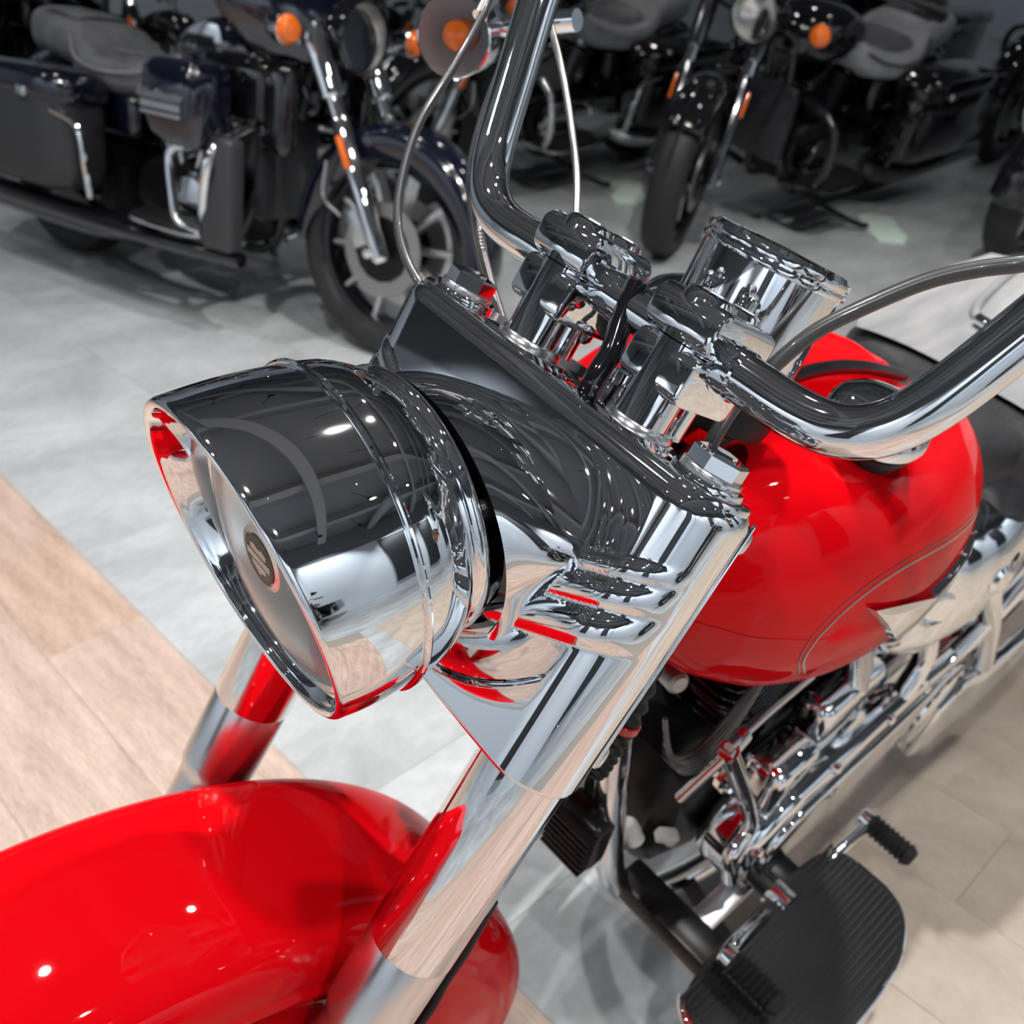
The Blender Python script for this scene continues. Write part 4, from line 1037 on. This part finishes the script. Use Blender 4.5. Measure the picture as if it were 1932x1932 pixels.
    for x, hw, zb, zt in [(-0.42, 0.05, 0.79, 0.84), (-0.44, 0.085, 0.75, 0.87), (-0.50, 0.125, 0.715, 0.905), (-0.60, 0.150, 0.70, 0.922), (-0.72, 0.150, 0.705, 0.915), (-0.82, 0.125, 0.72, 0.885), (-0.90, 0.085, 0.74, 0.84), (-0.925, 0.05, 0.76, 0.81)]:
        st.append([(x, y, z) for y, z in superell(hw, (zt - zb) / 2, 36, 2.6, 0, (zt + zb) / 2)])
    tk = T('fuel_tank', loft(st), paint, sharp=60)
    for s in (1, -1):
        T('tank_badge', prism([(-0.09, -0.04), (0.06, -0.045), (0.085, -0.01), (0.075, 0.04), (0.01, 0.05), (-0.06, 0.02)][::s], (-0.70, 0.140 * s, 0.838), (1, 0, 0), (0, 0.12 * s, 1), (0, 1 * s, 0), 0.010, 0.003), CC if not plain else M['charcoal'], tk)
    # seat
    sr = []
    for x, hw, zb, zt in [(-0.84, 0.07, 0.72, 0.80), (-0.87, 0.11, 0.67, 0.79), (-0.98, 0.16, 0.62, 0.75), (-1.10, 0.195, 0.61, 0.735), (-1.22, 0.200, 0.61, 0.745), (-1.30, 0.185, 0.63, 0.785), (-1.33, 0.165, 0.66, 0.82), (-1.45, 0.155, 0.68, 0.845), (-1.60, 0.135, 0.70, 0.85), (-1.66, 0.09, 0.73, 0.82)]:
        sr.append([(x, y, z) for y, z in superell(hw, (zt - zb) / 2, 36, 3.2, 0, (zt + zb) / 2)])
    se = T('seat', loft(sr), seat_m, sharp=60)
    ins_ = [[(x, y, zt + 0.004 - 0.012 * abs(y / hw) ** 3) for y in np.linspace(-hw, hw, 13)] for x, hw, zt in ((-0.96, 0.09, 0.753), (-1.02, 0.125, 0.744), (-1.12, 0.150, 0.737), (-1.22, 0.150, 0.748), (-1.27, 0.13, 0.768))]
    T('seat_insert', loft(ins_, close_ends=False, closed=False), M['vinyl_mid'], se, 70)
    ins_ = [[(x, y, zt + 0.004 - 0.012 * abs(y / hw) ** 3) for y in np.linspace(-hw, hw, 13)] for x, hw, zt in ((-1.37, 0.11, 0.832), (-1.45, 0.125, 0.847), (-1.56, 0.11, 0.852))]
    T('seat_insert', loft(ins_, close_ends=False, closed=False), M['vinyl_mid'], se, 70)
    pip = [(-0.90, -0.13, 0.735), (-1.00, -0.178, 0.70), (-1.15, -0.203, 0.688), (-1.27, -0.198, 0.715), (-1.33, -0.168, 0.775)]
    for s in (1, -1):
        T('seat_piping', tube([(x, -y * s, z) for x, y, z in pip], 0.005, 8), M['vinyl_gray_and_sheen'] if not plain else M['charcoal'], se)
    # rear
    rwc = Vector((-1.56, 0, 0.325))
    tr = [(0.05, 0.222), (0.075, 0.245), (0.08, 0.28), (0.065, 0.308), (0.03, 0.322), (0.0, 0.325)]
    tr = [(-a, b) for a, b in tr] + [(a, b) for a, b in tr[-2::-1]]
    rw_ = T('rear_wheel', loft([[rwc + Vector((r * math.cos(2 * PI * i / 56), v, r * math.sin(2 * PI * i / 56))) for i in range(56)] for v, r in tr], close_ends=False), M['tyre'])
    T('wheel_disc', lathe(rwc - Vector((0, 0.045, 0)), (0, 1, 0), [(0.02, 0), (0.19, 0.0), (0.224, 0.01), (0.224, 0.08), (0.19, 0.09), (0.02, 0.09)], 40), M['black_gloss'], rw_)
    rg = [[rwc + Vector(((0.395 - 0.08 * (1 - math.cos(k / 10 * PI / 2))) * math.cos(math.radians(20 + 5 * i)), 0.105 * math.sin(k / 10 * PI / 2), (0.395 - 0.08 * (1 - math.cos(k / 10 * PI / 2))) * math.sin(math.radians(20 + 5 * i)))) for k in range(-10, 11)] for i in range(31)]
    T('rear_fender', loft(rg, close_ends=False, closed=False), paint, sharp=60)
    if bags:
        for s in (1, -1):
            bg = []
            for x, hw, zb, zt in [(-1.10, 0.055, 0.36, 0.60), (-1.13, 0.085, 0.31, 0.645), (-1.25, 0.098, 0.29, 0.66), (-1.60, 0.098, 0.29, 0.655), (-1.78, 0.088, 0.31, 0.64), (-1.83, 0.05, 0.36, 0.60)]:
                bg.append([(x, 0.275 * s + y, z) for y, z in superell(hw, (zt - zb) / 2, 32, 4.0, 0, (zt + zb) / 2)])
            bo_ = T('saddle_bag', loft(bg), M['charcoal'] if shields else paint, sharp=60)
            ld = []
            for x, hw, zb, zt in [(-1.085, 0.06, 0.59, 0.635), (-1.11, 0.094, 0.575, 0.665), (-1.25, 0.106, 0.575, 0.685), (-1.60, 0.106, 0.575, 0.68), (-1.80, 0.095, 0.58, 0.665), (-1.845, 0.055, 0.59, 0.63)]:
                ld.append([(x, 0.275 * s + y, z) for y, z in superell(hw, (zt - zb) / 2, 32, 3.6, 0, (zt + zb) / 2)])
            T('bag_lid', loft(ld), paint, bo_, 60)
            T('bag_latch', box((-1.30, (0.275 + 0.105) * s, 0.60), (0.05, 0.012, 0.03), 0.004, 2), CC, bo_)
            T('bag_rail', tube([(-1.07, 0.30 * s, 0.30), (-1.05, 0.33 * s, 0.40), (-1.07, 0.34 * s, 0.52), (-1.17, 0.36 * s, 0.56)], 0.011, 10), CC if not plain else M['black_gloss'], bo_)
    # engine
    T('crankcase', loft([[(x, y, z) for y, z in superell(0.13 * k, 0.13 * k, 28, 3.0, 0.0, 0.33)] for x, k in ((-0.58, 0.5), (-0.60, 0.8), (-0.68, 1.0), (-0.85, 1.05), (-1.02, 0.95), (-1.12, 0.6))]), M['black_satin'])
    for ang, xx in ((24, -0.78), (-24, -0.86)):
        a = math.radians(ang); axv = Vector((math.sin(a), 0, math.cos(a))); o0 = Vector((xx, 0, 0.42)); la = Vector((math.cos(a), 0, -math.sin(a)))
        cy_ = T('cylinder', cyl(o0, o0 + axv * 0.22, 0.062, 24), M['black_satin'])
        for k in range(9):
            T('cooling_fin', prism(rrect(0.15, 0.17, 0.04, 4), o0 + axv * (0.03 + 0.019 * k), la, (0, 1, 0), axv, 0.005, 0.0012, 1), M['black_gloss'] if plain else M['alu'], cy_)
        T('rocker_box', box(o0 + axv * 0.235, (0.14, 0.15, 0.055), 0.016, 3, axes=(la, (0, 1, 0), axv)), trim if plain else CC, cy_)
        for s in (1, -1):
            T('pushrod_tube', cyl(o0 + Vector((0.0, -0.095, -0.05)) + axv * 0.0 + la * 0.025 * s, o0 + axv * 0.20 + Vector((0, -0.088, 0)) + la * 0.03 * s, 0.011, 14), CC, cy_)
    T('air_cleaner', lathe((-0.82, -0.10, 0.58), (0, -1, 0), [(0.06, 0), (0.085, 0.01), (0.088, 0.05), (0.075, 0.068), (0.03, 0.075), (0, 0.076)], 40), trim if plain else CC)
    T('cam_cover', lathe((-0.76, -0.125, 0.34), (0, -1, 0), [(0.085, 0), (0.09, 0.012), (0.075, 0.028), (0.03, 0.036), (0, 0.037)], 40), trim if plain else CC)
    T('primary_cover', prism(capsule(-0.70, 0.085, -1.08, 0.105, 0.335, 0.325), (0, 0.125, 0), (1, 0, 0), (0, 0, 1), (0, 1, 0), 0.06, 0.016, 3), trim if plain else CC, sharp=50)
    for s in (1, -1):
        T('frame_rail', tube([(-0.44, 0.05 * s, 0.80), (-0.50, 0.06 * s, 0.55), (-0.57, 0.08 * s, 0.30), (-0.68, 0.11 * s, 0.18), (-1.05, 0.13 * s, 0.17), (-1.45, 0.13 * s, 0.28)], 0.017, 14), M['black_gloss'])
        cb = T('engine_guard', tube([(-0.50, 0.07 * s, 0.62), (-0.45, 0.20 * s, 0.61), (-0.44, 0.325 * s, 0.56), (-0.46, 0.345 * s, 0.45), (-0.52, 0.28 * s, 0.30), (-0.57, 0.10 * s, 0.24)], 0.0165, 16), CC if not plain else trim)
        fbp = T('footboard', prism([(x, y * s) for x, y in ([(-0.52, 0.20), (-0.50, 0.24), (-0.51, 0.31), (-0.56, 0.345), (-0.75, 0.345), (-0.84, 0.32), (-0.87, 0.25), (-0.86, 0.20)])][::s], (0, 0, 0.285), (1, 0, 0), (0, 1, 0), (0, 0, 1), 0.02, 0.004), M['rubber'])
        T('footboard_edge', tube([(x, y * s, 0.288) for x, y in [(-0.52, 0.20), (-0.50, 0.24), (-0.51, 0.31), (-0.56, 0.348), (-0.75, 0.348), (-0.84, 0.323), (-0.87, 0.25)]], 0.007, 8, 4), CC if not plain else M['black_gloss'], fbp)
        ex = T('exhaust_pipe', tube([(-0.66, -0.07, 0.54), (-0.60, -0.14, 0.44), (-0.66, -0.19, 0.28), (-0.95, 0.20 * s, 0.22), (-1.25, 0.245 * s, 0.205), (-2.05, 0.255 * s, 0.225)] if s < 0 else [(-0.98, -0.06, 0.55), (-1.05, 0.02, 0.40), (-1.15, 0.14, 0.25), (-1.35, 0.24, 0.21), (-2.05, 0.255, 0.225)], lambda t: 0.030 if t < 0.45 else (0.030 + 0.020 * ss(0.45, 0.55, t)), 18, 8), M['black_gloss'] if (plain or shields) else CC)
    T('radiator', box((-0.475, 0, 0.48), (0.05, 0.24, 0.30), 0.012, 2), M['charcoal'])
    T('side_cover', box((-1.12, 0.14, 0.56), (0.22, 0.06, 0.14), 0.03, 3), paint)
    T('side_cover', box((-1.12, -0.14, 0.56), (0.22, 0.06, 0.14), 0.03, 3), paint)
    T('side_stand', tube([(-0.70, 0.14, 0.20), (-0.78, 0.24, 0.14), (-0.88, 0.36, 0.094), (-0.92, 0.39, 0.091)], 0.012, 10), M['black_satin'])
    if shields:
        for s in (1, -1):
            sr_ = []
            for z, x0, x1, hw in [(0.545, -0.47, -0.63, 0.05), (0.58, -0.45, -0.665, 0.075), (0.64, -0.44, -0.685, 0.085), (0.70, -0.435, -0.69, 0.085), (0.755, -0.44, -0.685, 0.08), (0.778, -0.46, -0.66, 0.06)]:
                sr_.append([((x0 + x1) / 2 + a, 0.325 * s + b, z) for a, b in superell((x0 - x1) / 2, hw, 32, 4.5)])
            sh = T('leg_shield', loft(sr_), paint, sharp=50)
            T('shield_panel', box((-0.435, 0.300 * s, 0.425), (0.13, 0.07, 0.33), 0.02, 3), M['charcoal'], sh)
            T('shield_badge', box((-0.575, 0.412 * s, 0.652), (0.17, 0.008, 0.018), 0.002, 1), M['alu'], sh)
            T('shield_badge', box((-0.575, 0.412 * s, 0.630), (0.17, 0.008, 0.010), 0.002, 1), M['alu'], sh)
            text_mesh('badge_lettering', 'Roadmaster', 0.040, M['alu'], sh, (-0.575, 0.414 * s, 0.680), (-s, 0, 0), (0, 0, 1), 0.003, 0.3)
            T('heel_guard', tube([(-0.60, 0.30 * s, 0.54), (-0.655, 0.31 * s, 0.51), (-0.635, 0.32 * s, 0.40), (-0.60, 0.325 * s, 0.315), (-0.50, 0.32 * s, 0.30)], 0.015, 12), CC, sh)
            T('lower_rail', tube([(-0.38, 0.27 * s, 0.235), (-0.70, 0.315 * s, 0.235), (-1.15, 0.325 * s, 0.235), (-1.75, 0.32 * s, 0.24)], 0.024, 14), M['black_gloss'])
            T('inner_panel', box((-0.50, 0.165 * s, 0.715), (0.30, 0.11, 0.20), 0.04, 3), M['black_gloss'])
            T('inner_panel', box((-0.34, 0.175 * s, 0.68), (0.12, 0.07, 0.26), 0.03, 3), M['black_gloss'])
        text_mesh('seat_lettering', 'Indian', 0.07, M['vinyl_gray_and_sheen'], se, (-1.14, -0.04, 0.7475), (0.25, 1, 0.0), (-1, 0.25, 0.05), 0.0015, 0.3)
        for s in (1, -1):
            for k in range(9):
                T('feather_rib', box((-0.765 + 0.014 * k, 0.1525 * s, 0.828), (0.004, 0.006, 0.034), 0.001, 1), M['charcoal'], tk)
    return root

BGS = M['black_gloss']
A = tourer('dark navy touring motorcycle with leg shields and chrome fork, at the upper left', (-1.235, -1.70, 0.0), PI / 2 + 0.20, -0.17, M['navy'], M['black_gloss'], M['vinyl_mid'], fairing=True, shields=True, steer=0.06)
Cb = tourer('all black touring bike facing us behind the instrument can', (-2.63, -1.79, 0.0), 0.0, -0.17, BGS, BGS, M['vinyl_sheen'], fairing=False, plain=True, fork_m=M['dark_chrome'], signal_chrome=False, steer=0.42, fa0=42)
Eb = tourer('black bike with bright chrome engine seen behind the right handlebar', (-2.22, -2.82, 0.0), 0.03, -0.17, BGS, BGS, M['vinyl_sheen'], fairing=True)
Db = tourer('black and chrome bike cut off by the right edge, beyond the seat', (-3.60, -0.88, 0.0), 0.0, -0.17, BGS, BGS, M['vinyl'], fairing=False)
Fb = tourer('dark bike behind the fairing of the navy tourer, at the top edge', (-1.75, -3.95, 0.0), PI / 2 + 0.12, -0.17, BGS, BGS, M['vinyl'], fairing=True, plain=True, fork_m=BGS)
Ib = tourer('dark bike at the very top left behind the seat of the navy tourer', (-0.55, -4.25, 0.0), PI / 2 + 0.15, -0.17, BGS, BGS, M['vinyl'], fairing=True, plain=True, fork_m=BGS)
Gb = tourer('black bike at the top edge just right of the right handlebar', (-2.75, -3.85, 0.0), 0.05, -0.17, BGS, BGS, M['vinyl'], fairing=True, plain=True, fork_m=BGS)
Jb = tourer('black bike at the top right behind the all black tourer', (-4.6, -2.75, 0.0), 0.0, -0.17, BGS, BGS, M['vinyl'], fairing=True, plain=True, fork_m=BGS)
Kb = tourer('black bike at the top right corner, farthest from the tank', (-5.1, -1.65, 0.0), 0.0, -0.17, BGS, BGS, M['vinyl'], fairing=True, plain=True, fork_m=BGS)
Hb = tourer('black motorcycle on the photographer side, seen only mirrored in the chrome', (0.5, 2.55, 0.0), -1.2, -0.17, BGS, BGS, M['vinyl'], fairing=False)

# mint plates under the side stands
def pad(label, x, y, rot):
    ol_ = [(-0.10, -0.045), (-0.02, -0.05), (0.01, -0.03), (0.06, -0.055), (0.13, -0.04), (0.14, 0.03), (0.09, 0.055), (0.0, 0.05), (-0.08, 0.055), (-0.12, 0.01)]
    c, s = math.cos(rot), math.sin(rot)
    o = part('stand_pad', prism([(a * c - b * s, a * s + b * c) for a, b in [(q * 1.5, r * 1.4) for q, r in ol_]], (x, y, 0.0005), (1, 0, 0), (0, 1, 0), (0, 0, 1), 0.010, 0.003), M['mint'])
    tag(o, label, 'plate')
pad('pale mint plate under the stand of the all black bike, right of the instrument can', -3.57, -1.40, 0.75)
pad('pale mint plate on the floor just left of the black front tyre', -3.12, -2.40, 0.75)

# plain words for the parts that look unlike the rest of the red bike
for o in hero.children:
    k = o.name.split('.')[0]
    d = {'headlight_shell': 'chrome visor shell round the clear lens', 'headlight_nacelle': 'polished chrome fork shroud with pressed flutes', 'fuel_tank': 'glossy red tank half', 'front_fender': 'glossy red deep front fender',
         'handlebar': 'thick chrome handlebar', 'instrument': 'tall chrome instrument can', 'seat': 'black saddle with overhead sheen painted pale grey on top', 'footboard': 'ribbed black rubber footboard', 'turn_signal': 'chrome bullet signal with clear lens and amber bulb',
         'clutch_cable': 'grey cable arching over the tank', 'primary_cover': 'long chrome engine side cover', 'heel_toe_shifter': 'chrome shifter with two ribbed black pegs'}.get(k)
    if d: o['label'] = d
